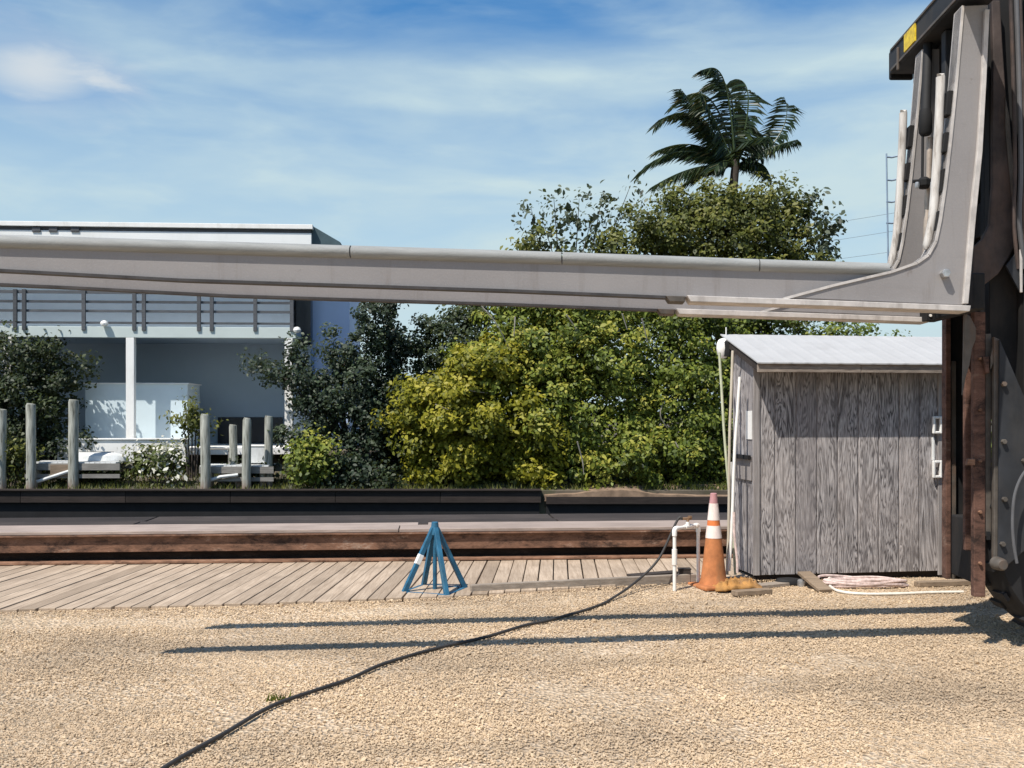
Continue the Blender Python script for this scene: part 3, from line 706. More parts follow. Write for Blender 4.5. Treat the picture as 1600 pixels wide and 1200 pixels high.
# dark block with a white bolt at the far heel
q = at(1449, 494, 7.22); mb = MB(); mb.box(q, (.065, .10, .075), .1); lb = mb.build('heel_block', 'black', fk2, .004)
mb = MB(); mb.lathe(q + Vector((0, -.05, 0)), [(.010, -.008), (.010, .01)], 8, 'y'); mb.build('block_bolt', 'white', lb)

# carriage beam over the shanks
def cb(mb, Y0, Y1, x0, x1, z0, z1, k=.0625):
    X = lambda x, Y: x + k * (Y - 7)
    mb.hexa([Vector((X(x0, Y0), Y0, z0)), Vector((X(x1, Y0), Y0, z0)), Vector((X(x1, Y1), Y1, z0)), Vector((X(x0, Y1), Y1, z0)),
             Vector((X(x0, Y0), Y0, z1)), Vector((X(x1, Y0), Y0, z1)), Vector((X(x1, Y1), Y1, z1)), Vector((X(x0, Y1), Y1, z1))])
mb = MB(); cb(mb, 5.7, 7.95, 2.87, 3.10, 4.235, 4.43); cbm = mb.build('carriage_beam', 'black_plate', lift, .012)
mb = MB(); cb(mb, 5.75, 7.9, 2.862, 2.869, 4.245, 4.262); cb(mb, 5.75, 7.9, 2.862, 2.869, 4.40, 4.415); mb.build('beam_lip', 'edge_grey', cbm)
mb = MB(); cb(mb, 7.32, 7.56, 2.858, 2.8695, 4.27, 4.395); mb.build('yellow_decal', 'yellow', cbm)
mb = MB(); cb(mb, 7.70, 7.72, 2.852, 2.8695, 4.19, 4.36); mb.build('beam_strap', 'edge_grey', cbm, .004)
mb = MB(); cb(mb, 7.951, 7.99, 2.875, 3.06, 4.20, 4.42); mb.build('end_plate', 'black', cbm, .015)
# carriage back plates and cross bars, hydraulics between the shanks
mb = MB(); cb(mb, 6.62, 7.85, 3.02, 3.10, 3.70, 4.225); mb.build('carriage_plate', 'black', lift, .01)
mb = MB(); cb(mb, 6.66, 7.6, 3.02, 3.10, 2.28, 2.52); mb.build('carriage_plate', 'black', lift, .01)
for Y, x0 in ((6.98, 2.955), (6.78, 2.985)):
    mb = MB(); cb(mb, Y, Y + .08, x0, x0 + .05, 2.45, 4.22); mb.build('carriage_upright', 'black_plate', lift, .006)
q0 = at(1450, 60, 7.30); q1 = at(1446, 205, 7.05); q2 = at(1441, 285, 7.05); q3 = at(1452, 400, 7.05)
mb = MB(); mb.tube([q0, q1 + Vector((0, 0, .1)), q1], [.030, .034, .040], 14); cyl = mb.build('hydraulic_cylinder', 'rubber', lift, smooth=True)
mb = MB(); mb.lathe(q1 + Vector((0, 0, -.03)), [(.03, 0), (.043, .02), (.045, .14), (.034, .18)], 14); mb.build('gland_nut', 'black', cyl, smooth=True)
mb = MB(); mb.tube([q1 + Vector((-.018, 0, 0)), q2], .010, 8); mb.build('hydraulic_hose', 'rubber', cyl, smooth=True)
mb = MB(); mb.tube([at(1453, 215, 7.08), at(1450, 300, 7.08), at(1446, 412, 7.08)], .022, 10); mb.build('ram_rod', 'gold', cyl, smooth=True)
mb = MB(); mb.lathe(q2 + Vector((0, -.03, -.02)), [(.03, -.03), (.045, -.01), (.045, .03), (.02, .05)], 8); mb.tube([q2 + Vector((-.075, -.03, .0)), q2 + Vector((.06, -.03, .01))], .013, 8); vb = mb.build('valve_block', 'black', lift, .004)
for dx in (-.055, .04):
    mb = MB(); mb.lathe(q2 + Vector((dx, -.05, -.03)), [(.013, -.02), (.016, 0), (.013, .02)], 8); mb.build('valve_cap', 'steel', vb, smooth=True)
# thin rod with rungs beside the far shank
ra = at(1385, 240, 7.6); rb = at(1388, 424, 7.6); mb = MB(); mb.tube([ra, rb], .0065, 8); rod = mb.build('guide_rod', 'bluegrey_rod', lift, smooth=True)
for py in (245, 281, 315, 348):
    mb = MB(); p = at(1385, py, 7.6); mb.tube([p, p + Vector((.04, 0, -.004)), p + Vector((.085, -.02, .004))], .0075, 8); mb.build('rod_rung', 'bluegrey_rod', rod, smooth=True)

# mast: upright channels
def post(px0, px1, py0, py1, Y, depth, mat, nm='mast_channel', parent=None, bev=.006, top=None):
    a = at(px0, py1, Y); b = at(px1, py1, Y); z1 = at(0, py0, Y).z if top is None else top; z0 = a.z
    mb = MB(); s = Vector((.1, .995, 0)) * depth; x = b - a; x.z = 0
    p = Vector((a.x, a.y, z0)); mb.hexa([p, p + x, p + x + s, p + s, p + Vector((0, 0, z1 - z0)), p + x + Vector((0, 0, z1 - z0)), p + x + s + Vector((0, 0, z1 - z0)), p + s + Vector((0, 0, z1 - z0))])
    return mb.build(nm, mat, parent or lift, bev)
TOP = 5.6
c1 = post(1546, 1700, -40, 655, 7.02, .10, 'black', top=TOP)            # near outer channel web
for a, b_, m_n in ((1540, 1549, 'edge_grey'), ):
    post(a, b_, 0, 838, 7.0, .16, m_n, 'channel_flange', c1, .004, 2.15)
post(1522, 1540, 487, 933, 6.99, .07, 'rust_post', 'rust_rail', None, .006)
post(1508, 1521, 487, 860, 7.12, .05, 'rust_post', 'rust_web', None, .004)
post(1538, 1560, 0, 488, 7.30, .08, 'black', 'inner_channel', None, .006, TOP)
f1 = post(1478, 1486, 484, 905, 7.70, .10, 'rust_post', 'mast_channel', None, .005, TOP - .2)
post(1487, 1494, 492, 905, 7.72, .06, 'edge_grey', 'channel_flange', f1, .003, 2.0)
post(1486, 1530, 487, 905, 7.76, .06, 'black', 'mast_web', f1, .005, TOP - .2)
post(1600, 1680, -40, 650, 6.9, .9, 'black', 'inner_channel', None, .008, TOP - .1)
post(1522, 1600, 0, 440, 7.6, .08, 'black', 'mast_web', f1, .005, TOP - .2)
# grey triangular gusset plates on the mast
def plate(pts, Y, th, mat, nm, parent=None, bev=.004):
    mb = MB(); mb.prism([at(x, y, Y) for x, y in pts], (.006, th, 0)); return mb.build(nm, mat, parent or lift, bev)
plate([(1507, 488), (1516, 494), (1525, 512), (1525, 530), (1519, 545), (1515, 570), (1509, 590), (1504, 618)], 6.96, .03, 'edge_grey', 'gusset_plate')
plate([(1562, 530), (1592, 600), (1680, 800), (1680, 830), (1606, 856), (1574, 884), (1560, 872)], 6.90, .03, 'black_plate', 'side_plate')
plate([(1553, 526), (1562, 530), (1562, 870), (1553, 884)], 6.93, .05, 'edge_grey', 'channel_flange', c1)
plate([(1591, 390), (1572, 415), (1594, 457), (1602, 440)], 6.9, .03, 'black_plate', 'gusset_plate')
plate([(1593, 390), (1598, 388), (1598, 457), (1594, 457)], 6.88, .02, 'light_edge', 'edge_plate')
plate([(1536, 557), (1546, 557), (1546, 583), (1541, 583)], 6.95, .06, 'rust_post', 'stop_block')
plate([(1513, 717), (1524, 717), (1524, 727), (1511, 727)], 6.96, .05, 'rust_edge', 'stop_block')
plate([(1548, 557), (1555, 530), (1555, 560), (1548, 578)], 6.94, .04, 'edge_grey', 'stop_block')
# curved worn belt hanging beside the mast
L = [(1549, 0), (1552, 90), (1551, 200), (1551, 290), (1546, 350), (1536, 372), (1522, 385), (1519, 447), (1537, 446), (1560, 428), (1578, 400), (1590, 375), (1590, 330), (1583, 240), (1572, 150), (1566, 60), (1563, 0)]
plate(L, 6.94, .05, 'belt', 'drive_belt', None, .008)
plate([(1571, 150), (1577, 180), (1587, 300), (1592, 372), (1588, 374), (1580, 300), (1571, 200)], 6.925, .02, 'edge_grey', 'belt_edge')
for px_, r_ in ((1583, .013), (1592, .016), (1598, .012)):  # hoses added as edge highlights on the dark mast
    mb = MB(); mb.tube(spline([at(px_ - 5, -30, 6.86), at(px_, 120, 6.86), at(px_ + 3, 260, 6.86), at(px_ + 1, 345, 6.87), at(px_ + 8, 420, 6.9)], 6), r_, 8); mb.build('hydraulic_hose', 'hosegrey' if px_ == 1592 else 'belt', lift, smooth=True)
for x_, y_ in ((1568, 600), (1568, 690), (1569, 780), (1566, 850), (1600, 720)):
    q = at(x_, y_, 6.895); mb = MB(); mb.lathe(q, [(.016, -.022), (.018, -.012), (.018, .01)], 6, 'y'); mb.build('plate_bolt', 'edge_grey', lift)
for y_ in (560, 640, 720, 800, 880):
    q = at(1531, y_, 6.985); mb = MB(); mb.lathe(q, [(.010, -.016), (.012, -.008), (.012, .006)], 6, 'y'); mb.build('rail_bolt', 'rust_edge', lift)
# bottom sheave, hose, tyre, axle, body
q = at(1561, 881, 6.86); mb = MB(); mb.lathe(q, [(.03, -.06), (.042, -.04), (.046, .04)], 16, 'y'); mb.build('pin_head', 'edge_grey', lift, smooth=True)
mb = MB(); mb.tube(spline([at(x, y, 6.8) for x, y in ((1612, 725), (1596, 745), (1585, 775), (1582, 815), (1584, 850), (1589, 880))], 5), .010, 8); mb.build('hydraulic_hose', 'hosegrey', lift, smooth=True)
wc = Vector((4.03, 7.16, .77)); 
whl = bpy.data.objects.new('wheel', None); col.objects.link(whl); whl.parent = lift; whl.location = wc - lift.location
mb = MB(); prof = [(.42, -.17), (.60, -.20), (.72, -.185), (.768, -.13), (.775, 0), (.768, .13), (.72, .185), (.60, .20), (.42, .17)]
mb.lathe(wc, prof, 56, 'y'); 
mb.build('tyre', 'rubber', whl, smooth=True)
mb = MB(); mb.lathe(wc, [(.41, -.12), (.415, -.16), (.38, -.16), (.36, -.08), (.16, -.06), (.14, -.12), (.05, -.13)], 40, 'y'); mb.build('rim', 'edge_grey', whl, smooth=True)
mb = MB(); nt = 44
for k in range(nt):
    t = 2 * pi * k / nt; sgn = 1 if k % 2 else -1
    c_ = wc + Vector((.785 * cos(t), sgn * .09, .785 * sin(t))); dr = Vector((cos(t), 0, sin(t))); tg = Vector((-sin(t), 0, cos(t)))
    if c_.z < .02: continue
    e = [(-.028, -.085), (.028, -.085), (.028, .085), (-.028, .085)]
    mb.hexa([c_ - dr * .02 + tg * a + Vector((0, b, 0)) for a, b in e] + [c_ + dr * .004 + tg * a + Vector((0, b, 0)) for a, b in e])
mb.build('tread_block', 'rubber', whl)
mb = MB(); mb.box((4.3, 7.6, .62), (.34, .6, .34), -.06); mb.build('front_axle', 'black', lift, .02)
wc2 = wc + Vector((.52, .95, 0)); w2 = whl.copy(); col.objects.link(w2); w2.parent = lift; w2.location = wc2 - lift.location
for ch in list(whl.children): cpy = ch.copy(); col.objects.link(cpy); cpy.parent = w2
mb = MB(); mb.box((6.3, 7.75, 1.0), (4.2, 1.15, 1.0), .13); mb.build('chassis', 'black', lift, .05)
mb = MB(); mb.box((7.6, 7.92, 1.85), (1.7, 1.2, .7), .13); mb.build('counterweight', 'black_plate', lift, .08)
mb = MB()
for x, y in ((5.0, 7.1), (5.0, 8.1), (6.5, 7.3), (6.5, 8.3)): mb.box((x, y, 2.1), (.07, .07, 1.3))
mb.box((5.75, 7.7, 2.8), (1.7, 1.2, .08), .13); mb.build('cab_guard', 'black', lift, .01)
mb = MB(); cb(mb, 7.15, 7.68, 3.25, 3.42, .40, .85); mb.build('mast_cross_member', 'black', lift, .01)
mb = MB(); cb(mb, 6.9, 7.95, 3.3, 3.5, TOP - .3, TOP - .1); mb.build('mast_cross_member', 'black', lift, .01)
mb = MB(); cb(mb, 7.15, 7.68, 3.40, 3.52, 2.9, 3.15); mb.build('mast_cross_member', 'black', lift, .01)

# ------------------------------------------------------------------ vegetation
nz = lambda p: mnoise.noise(p)
def foliage(name, lobes, n, size, mat, parent, seed, gap=.0, up=.35, bias=.45, tone=0.0, spiky=.25, asp=.55, dens=1.0, csize=.40):
    """leaf-sized faces through the volume of several lobes (centre, radii)"""
    rg = np.random.default_rng(seed)
    ar = np.array([(r[0] * r[1] + r[1] * r[2] + r[0] * r[2]) * (w if len(l) < 3 else l[2]) for l in lobes for (r, w) in [(l[1], 1.0)]]); ar /= ar.sum()
    P = []; Nn = []; T = []
    for (L, frac) in zip(lobes, ar):
        c = np.array(L[0]); r = np.array(L[1]); area = (r[0] * r[1] + r[1] * r[2] + r[0] * r[2])
        nt_ = int(n * frac); m = max(6, int(area * 5.2 * dens)); k = max(4, int(nt_ * .74 / m))
        d = rg.normal(size=(m, 3)); d /= np.linalg.norm(d, axis=1)[:, None]
        bumpy = np.array([1 + spiky * nz(Vector(x * 2.6) + Vector(c)) + .6 * spiky * nz(Vector(x * 6.5) + Vector(c)) for x in d])
        cc_ = c + d * r * ((bias + (1.0 - bias) * rg.random(m) ** .45) * bumpy)[:, None]
        cs2 = csize * (.6 + .8 * rg.random(m))
        e = rg.normal(size=(m, k, 3)); e /= np.linalg.norm(e, axis=2)[..., None]
        e = e + d[:, None, :] * .35 + np.array([0, 0, .18]); rad = rg.random((m, k, 1)) ** .5
        p = cc_[:, None, :] + e * rad * cs2[:, None, None] * np.array([1.1, 1.1, .85])
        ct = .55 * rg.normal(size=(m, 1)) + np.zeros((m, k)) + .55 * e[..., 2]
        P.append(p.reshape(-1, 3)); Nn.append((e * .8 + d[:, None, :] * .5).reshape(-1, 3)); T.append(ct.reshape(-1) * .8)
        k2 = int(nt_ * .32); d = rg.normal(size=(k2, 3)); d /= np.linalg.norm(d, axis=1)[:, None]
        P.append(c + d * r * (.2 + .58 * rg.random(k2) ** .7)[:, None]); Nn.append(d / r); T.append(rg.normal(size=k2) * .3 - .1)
    P = np.concatenate(P); Nn = np.concatenate(Nn); T = np.concatenate(T)
    Nn /= np.linalg.norm(Nn, axis=1)[:, None]
    k = len(P); nn = Nn * .7 + rg.normal(size=(k, 3)) * .62 + np.array([-.22, -.42, up + .15]); nn /= np.linalg.norm(nn, axis=1)[:, None]
    a = np.cross(nn, rg.normal(size=(k, 3))); a /= np.linalg.norm(a, axis=1)[:, None]; b = np.cross(nn, a)
    s = (size * (.5 + .75 * rg.random(k) + .45 * rg.random(k) ** 4))[:, None]
    base = P - a * s * .5; tip = P + a * s * .5 - nn * s * .12
    m1 = P + b * s * asp * .5 + nn * s * .08; m2 = P - b * s * asp * .5 + nn * s * .08; 
    q1 = P + a * s * .28 + b * s * asp * .36 + nn * s * .03; q2 = P + a * s * .28 - b * s * asp * .36 + nn * s * .03
    V = np.stack([base, m1 - a * s * .08, q1, tip, q2, m2 - a * s * .08], 1).reshape(-1, 3)
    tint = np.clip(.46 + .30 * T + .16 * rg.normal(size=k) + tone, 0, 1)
    return np_mesh(name, V, 6, mat, parent, tint)
def lob(px, py, rx, rz, Y, ry=None, w=1.0):
    c = at(px, py, Y); return (tuple(c), (rx / F * Y, ry if ry else .8 * rx / F * Y, rz / F * Y), w)
def limbs(base, tips, r0, mat, parent, name='trunk'):
    mb = MB()
    base = Vector(base); top = sum((Vector(t) for t in tips), Vector()) / len(tips); fork_ = base.lerp(top, .35)
    mb.tube(spline([base - Vector((0, 0, .2)), base.lerp(fork_, .5) + Vector((.08, 0, 0)), fork_], 4), [r0 * (1.15 - .4 * k / 8) for k in range(9)], 9)
    for t in tips:
        t = Vector(t); mid = fork_.lerp(t, .5) + Vector((random.uniform(-.2, .2), random.uniform(-.2, .2), random.uniform(0, .3)))
        mb.tube(spline([fork_, mid, t], 5), [r0 * .6 * (1 - .085 * k) for k in range(11)], 7)
    return mb.build(name, mat, parent, smooth=True)
def branch_bits(parent, pts, mat='bark', r=.024, name='branch'):
    for poly_ in pts:
        mb = MB(); P_ = spline([at(x, y, Y) for x, y, Y in poly_], 5); k = len(P_)
        mb.tube(P_, [r * (1 - .6 * i / k) for i in range(k)], 7); mb.build(name, mat, parent, smooth=True)
def tree(name, label, cat, base, lobes, n, size, mat, seed, bark='bark', r0=.13, group=None, tips=None, **kw):
    rt = thing(name, label, cat, base, group)
    foliage('crown', lobes, n, size, mat, rt, seed, **kw)
    limbs(base, tips or [l[0] for l in lobes], r0, bark, rt)
    return rt
def shore(px, Y):
    z = np.interp(Y, [30.2, 31.5, 33, 34.5, 36, 45], [-.66, -.62, -.35, .35, .45, .45]); return Vector(((px - 800) / F * Y, Y, float(z)))

G = 'trees on the far shore'
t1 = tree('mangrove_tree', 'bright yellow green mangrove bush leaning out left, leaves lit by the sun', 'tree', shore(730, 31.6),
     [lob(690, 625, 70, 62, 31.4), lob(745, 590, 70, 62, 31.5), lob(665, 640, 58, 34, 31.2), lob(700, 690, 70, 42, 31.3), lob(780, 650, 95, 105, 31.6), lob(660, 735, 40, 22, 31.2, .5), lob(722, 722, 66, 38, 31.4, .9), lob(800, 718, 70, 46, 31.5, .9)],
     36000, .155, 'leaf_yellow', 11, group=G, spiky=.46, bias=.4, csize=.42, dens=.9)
branch_bits(t1, [[(712, 598, 30.4), (735, 610, 30.4), (762, 614, 30.7)], [(680, 632, 30.3), (700, 640, 30.4)]])
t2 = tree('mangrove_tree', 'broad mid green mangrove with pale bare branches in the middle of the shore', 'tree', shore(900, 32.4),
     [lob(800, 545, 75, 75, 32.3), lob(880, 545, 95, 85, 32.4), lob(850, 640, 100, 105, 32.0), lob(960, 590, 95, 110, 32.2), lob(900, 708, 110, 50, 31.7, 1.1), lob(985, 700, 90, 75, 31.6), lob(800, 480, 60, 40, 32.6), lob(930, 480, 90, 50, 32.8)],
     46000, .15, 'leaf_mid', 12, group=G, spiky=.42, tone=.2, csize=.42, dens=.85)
branch_bits(t2, [[(752, 478, 30.8), (775, 505, 30.9), (796, 545, 31.2)], [(885, 492, 30.8), (905, 520, 31.0), (926, 548, 31.2)], [(972, 490, 30.6), (980, 515, 30.7)], [(1003, 498, 30.6), (1012, 535, 30.8)], [(902, 690, 30.2), (910, 720, 30.3), (912, 740, 30.3)], [(805, 495, 31.0), (803, 525, 31.0)]])
t3 = tree('mangrove_tree', 'dense darker green mangrove directly left of the shed', 'tree', shore(1080, 32.6),
     [lob(1050, 560, 90, 90, 32.4), lob(1070, 655, 80, 90, 32.2), lob(1060, 712, 75, 46, 31.8, 1.1), lob(1120, 600, 80, 110, 32.8), lob(1125, 710, 70, 70, 32.0), lob(1080, 490, 90, 45, 33.0)],
     29000, .14, 'leaf_mid', 13, group=G, spiky=.34, tone=.02, csize=.46)
branch_bits(t3, [[(1036, 628, 31.0), (1032, 650, 31.0), (1042, 668, 31.1)], [(1055, 690, 30.8), (1070, 720, 30.8)]])
t4 = tree('shore_tree', 'dark green tree seen just above the white shed roof', 'tree', shore(1260, 34.5),
     [lob(1210, 540, 110, 70, 34.5), lob(1330, 545, 85, 52, 34.5), lob(1290, 650, 130, 95, 34.5), lob(1170, 480, 90, 60, 34.8)], 11000, .15, 'leaf_mid', 14, group=G, spiky=.35, tone=-.12)
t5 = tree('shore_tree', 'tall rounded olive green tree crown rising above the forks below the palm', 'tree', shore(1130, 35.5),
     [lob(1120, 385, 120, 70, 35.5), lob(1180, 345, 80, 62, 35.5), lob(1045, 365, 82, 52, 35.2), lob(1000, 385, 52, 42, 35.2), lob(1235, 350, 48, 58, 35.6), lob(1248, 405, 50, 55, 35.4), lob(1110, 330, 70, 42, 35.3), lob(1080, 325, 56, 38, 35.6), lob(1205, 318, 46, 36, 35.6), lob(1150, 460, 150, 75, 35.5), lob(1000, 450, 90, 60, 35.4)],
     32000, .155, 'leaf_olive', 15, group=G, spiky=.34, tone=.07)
limb_tips = [at(x, y, 35) for x, y in ((1275, 345), (1295, 365), (1290, 395), (1270, 330))]
foliage('side_sprays', [lob(1283, 352, 24, 24, 35.4, .6), lob(1292, 385, 20, 26, 35.4, .6), lob(1262, 318, 18, 18, 35.4, .5)], 330, .22, 'leaf_grey', t5, 25, spiky=.5, tone=-.1)
branch_bits(t5, [[(1230, 330, 35.4), (1255, 322, 35.4), (1270, 312, 35.4)], [(1240, 370, 35.4), (1275, 355, 35.4), (1298, 345, 35.4)], [(1240, 400, 35.4), (1280, 395, 35.4), (1300, 385, 35.4)]], 'darkbark', .03)
t6 = thing('sparse_tree', 'thin open grey green tree with sky showing through, left of the olive crown', 'tree', shore(880, 36), G)
foliage('crown', [lob(865, 335, 42, 40, 36, .8), lob(915, 345, 46, 46, 36, .9), lob(840, 370, 36, 30, 36, .7), lob(900, 385, 70, 28, 36, .9), lob(960, 340, 32, 34, 36, .6), lob(995, 300, 14, 22, 36, .4), lob(822, 325, 12, 16, 36, .3), lob(945, 305, 22, 14, 36, .4)], 820, .19, 'leaf_grey', t6, 16, spiky=.5, tone=-.12, up=.1, csize=.34)
foliage('low_crown', [lob(835, 388, 32, 26, 36, .8), lob(950, 392, 40, 26, 36, .9), lob(880, 430, 90, 40, 36, 1.2)], 1900, .2, 'leaf_olive', t6, 17, spiky=.4, tone=.1)
limbs(shore(880, 36), [at(830, 325, 36), at(865, 305, 36), at(905, 310, 36), at(940, 310, 36), at(985, 290, 36), at(850, 350, 36), at(925, 340, 36), at(970, 335, 36)], .08, 'darkbark', t6)
# dark evergreens on the left
CG = G
t7 = tree('cedar_tree', 'dark pointed cedar nearest the white house, its branches hiding a white post', 'tree', shore(560, 32.8),
     [lob(575, 520, 26, 60, 32.8, .8), lob(565, 590, 42, 60, 32.6, 1.0), lob(510, 620, 62, 60, 32.4), lob(430, 575, 34, 20, 32.2, .6), lob(470, 600, 44, 40, 32.3), lob(480, 690, 48, 62, 32.0), lob(560, 690, 60, 72, 32.2), lob(455, 555, 18, 22, 32.3, .5), lob(540, 560, 40, 40, 32.6, .9), lob(600, 640, 50, 80, 32.8)],
     19000, .125, 'leaf_cedar', 18, 'darkbark', group=CG, spiky=.55, tone=.02)
t8 = tree('cedar_tree', 'narrow dark cedar standing between two gaps of bright sky', 'tree', shore(620, 33.6),
     [lob(608, 500, 20, 60, 33.6, .7), lob(612, 580, 34, 70, 33.5, .9), lob(620, 680, 46, 85, 33.2), lob(603, 450, 13, 40, 33.7, .4)], 10000, .125, 'leaf_cedar', 19, 'darkbark', group=CG, spiky=.5, tone=-.08)
t9 = tree('shore_tree', 'very dark broad tree behind the top of the yellow green mangrove', 'tree', shore(700, 34.2),
     [lob(715, 530, 62, 50, 34.2), lob(670, 580, 40, 62, 34.0), lob(740, 490, 40, 34, 34.4), lob(690, 660, 70, 80, 33.8)], 13000, .14, 'leaf_dark', 20, 'darkbark', group=CG, spiky=.42, tone=.12)
t10 = tree('shore_tree', 'dark leafy tree in front of the house at the left edge behind the pilings', 'tree', shore(50, 32.8),
     [lob(30, 560, 62, 55, 32.8), lob(85, 570, 44, 48, 32.8), lob(60, 625, 70, 62, 32.8), lob(20, 680, 62, 62, 32.8), lob(80, 690, 48, 60, 32.8), lob(-60, 600, 80, 90, 32.8)],
     16000, .135, 'leaf_dark', 21, 'darkbark', group=CG, spiky=.36, tone=.02)
# extra trees off to both sides, so the shore goes on
t11 = tree('shore_tree', 'mangrove clump past the right end of the shed behind the mast', 'tree', shore(1560, 33),
     [lob(1560, 640, 130, 120, 33), lob(1700, 620, 120, 130, 33), lob(1480, 690, 80, 70, 32.6)], 5500, .2, 'leaf_mid', 22, group=G, spiky=.35)
SG = 'shrubs along the far water edge'
def shrub(px, py, rx, rz, Y, n, mat, seed, label, size=.14, **kw):
    b = shore(px, Y); rt = thing('shore_shrub', label, 'shrub', b, SG)
    foliage('leaves', [lob(px - rx * .35, py + rz * .15, rx * .6, rz * .8, Y, .5), lob(px + rx * .35, py + rz * .1, rx * .6, rz * .85, Y, .5), lob(px, py - rz * .1, rx * .5, rz * .9, Y, .5)], n, size, mat, rt, seed, spiky=.45, **kw)
    mb = MB()
    for k in range(5):
        t = at(px + rx * (k - 2) / 3, py - rz * .3, Y); mb.tube([b + Vector((.06 * (k - 2), 0, -.15)), b.lerp(t, .6) + Vector((0, 0, .1)), t], [.03, .02, .01], 6)
    mb.build('stems', 'darkbark', rt, smooth=True)
shrub(250, 722, 55, 34, 31.2, 1500, 'leaf_flower', 31, 'pale flowering shrub filling the gap between the two docks', tone=.12)
shrub(300, 655, 28, 36, 32.6, 600, 'leaf_olive', 32, 'small upright green shrub against the corner of the storage box')
shrub(485, 725, 58, 42, 30.8, 1700, 'leaf_mid', 33, 'light green low shrub at the foot of the cedar right of the docks', tone=.08)
shrub(555, 738, 62, 32, 31.0, 1500, 'leaf_cedar', 34, 'dark low shrub between light shrub and yellow mangrove', tone=.0)
shrub(14, 725, 40, 36, 30.9, 900, 'leaf_olive', 35, 'olive shrub at the left edge beside the first piling')
shrub(150, 742, 70, 22, 32.2, 900, 'leaf_dark', 36, 'dark low plants growing under the left dock')
shrub(395, 742, 50, 24, 31.8, 700, 'leaf_dark', 37, 'dark low plants growing under the right dock')
shrub(605, 755, 30, 16, 30.7, 350, 'leaf_dark', 38, 'small dark tuft at the seawall left of the yellow mangrove')
# grass on the bank
rg = np.random.default_rng(5); n = 9000; gx = rg.random(n) * 26 - 17; gy = 30.35 + rg.random(n) * 3.2
gz = np.interp(gy, [30.2, 31.5, 33, 34.5], [-.66, -.62, -.35, .35]); w = .02; hgt = .08 + .16 * rg.random(n)
Pb = np.stack([gx, gy, gz - .02], 1); dx = np.stack([np.full(n, w), np.zeros(n), np.zeros(n)], 1); tp = Pb + np.stack([rg.normal(size=n) * .06, rg.normal(size=n) * .05, hgt], 1)
struct(np_mesh('shore_grass', np.stack([Pb - dx, Pb + dx, tp], 1).reshape(-1, 3), 3, 'leaf_olive', None, rg.random(n)), 'stuff')

# palm
PY = 38.0; pc = at(1148, 262, PY); pb_ = shore(1140, PY)
palm = thing('palm_tree', 'coconut palm with fronds blown to the left above the olive tree', 'palm tree', pb_, G)
mb = MB(); mb.tube(spline([pb_, at(1136, 480, PY), at(1143, 330, PY), at(1150, 250, PY)], 8), [.24 - .004 * k for k in range(25)], 12); mb.build('trunk', 'darkbark', palm, smooth=True)
rg = np.random.default_rng(9)
def frond(cp, dy, dead=0.0, width=1.0, wind=1.0):
    ctrl = [Vector(at(x, y, PY)) + Vector((0, dy * t, 0)) for (x, y), t in zip(cp, np.linspace(0, 1, len(cp)))]
    pts = [pc + Vector((0, dy * .05, 0))] + ctrl
    cur = []
    n = 34
    for i in range(n + 1):
        t = i / n
        q = pts[:]
        while len(q) > 1: q = [q[k].lerp(q[k + 1], t) for k in range(len(q) - 1)]
        cur.append(q[0])
    mb = MB(); mb.tint = .75; mb.tube(cur, [.045 * (1 - .85 * i / n) for i in range(n + 1)], 5)
    for i in range(4, n + 1):
        for rep in range(3):
            p = cur[i].lerp(cur[max(i - 1, 0)], rg.random()); tg = (cur[min(i + 1, n)] - cur[i - 1]).normalized(); sd = tg.cross(Vector((0, -.4, 1)));
            sd = sd.normalized() if sd.length > .1 else Vector((0, 1, 0))
            up = sd.cross(tg).normalized()
            t = i / n; ln = width * (.35 + .95 * sin(pi * min(1, .12 + .80 * t)) ** .8) * rg.uniform(.6, 1.1)
            for sg in (-1, 1):
                d = (tg * .50 + sd * sg * .62 + up * .10 + Vector((-.48 * wind, 0, -.52 - dead))).normalized()
                d2 = (d + Vector((-.30 * wind, 0, -.55)) + Vector(rg.normal(size=3)) * .08).normalized()
                a = p; m = p + d * ln * .5; e = m + d2 * ln * .5
                wv = d.cross(Vector(rg.normal(size=3))).normalized() * .031
                mb.tint = float(np.clip(.42 + .22 * rg.normal() + .35 * dead, 0, 1))
                mb._add([a - wv * .5, a + wv * .5, m + wv, e, m - wv], [(0, 1, 2, 3, 4)])
    off = wloc(palm); me = bpy.data.meshes.new('frond'); me.from_pydata([q - off for q in mb.v], [], mb.f)
    link('frond', me, 'palm', palm, mb.t, fix=False)
FR = [([(1140, 105), (1120, 105), (1092, 122)], -.4), ([(1125, 130), (1090, 125), (1056, 158)], .3), ([(1152, 120), (1135, 105), (1112, 120)], .5), ([(1105, 190), (1054, 156)], -.6), ([(1105, 175), (1060, 160), (1020, 206)], -.3),
      ([(1090, 205), (1034, 222)], .6), ([(1085, 225), (1040, 225), (1000, 270)], .2), ([(1090, 248), (1015, 300)], -.4), ([(1180, 160), (1175, 118), (1152, 118)], .2), 
      ([(1188, 190), (1176, 156)], .7), ([(1200, 250), (1246, 190), (1227, 148)], .1), ([(1190, 232), (1236, 228)], -.4), ([(1195, 240), (1212, 268)], .4), ([(1120, 240), (1065, 288)], .8),
      ([(1115, 180), (1078, 168)], -.9), ([(1130, 240), (1100, 285)], -.9), ([(1160, 210), (1180, 240)], -1.0)]
for i, (cp, dy) in enumerate(FR): frond(cp, dy * 2.2, .35 if i in (7, 14, 18) else 0, .78 if i not in (11, 12) else .62, .9)

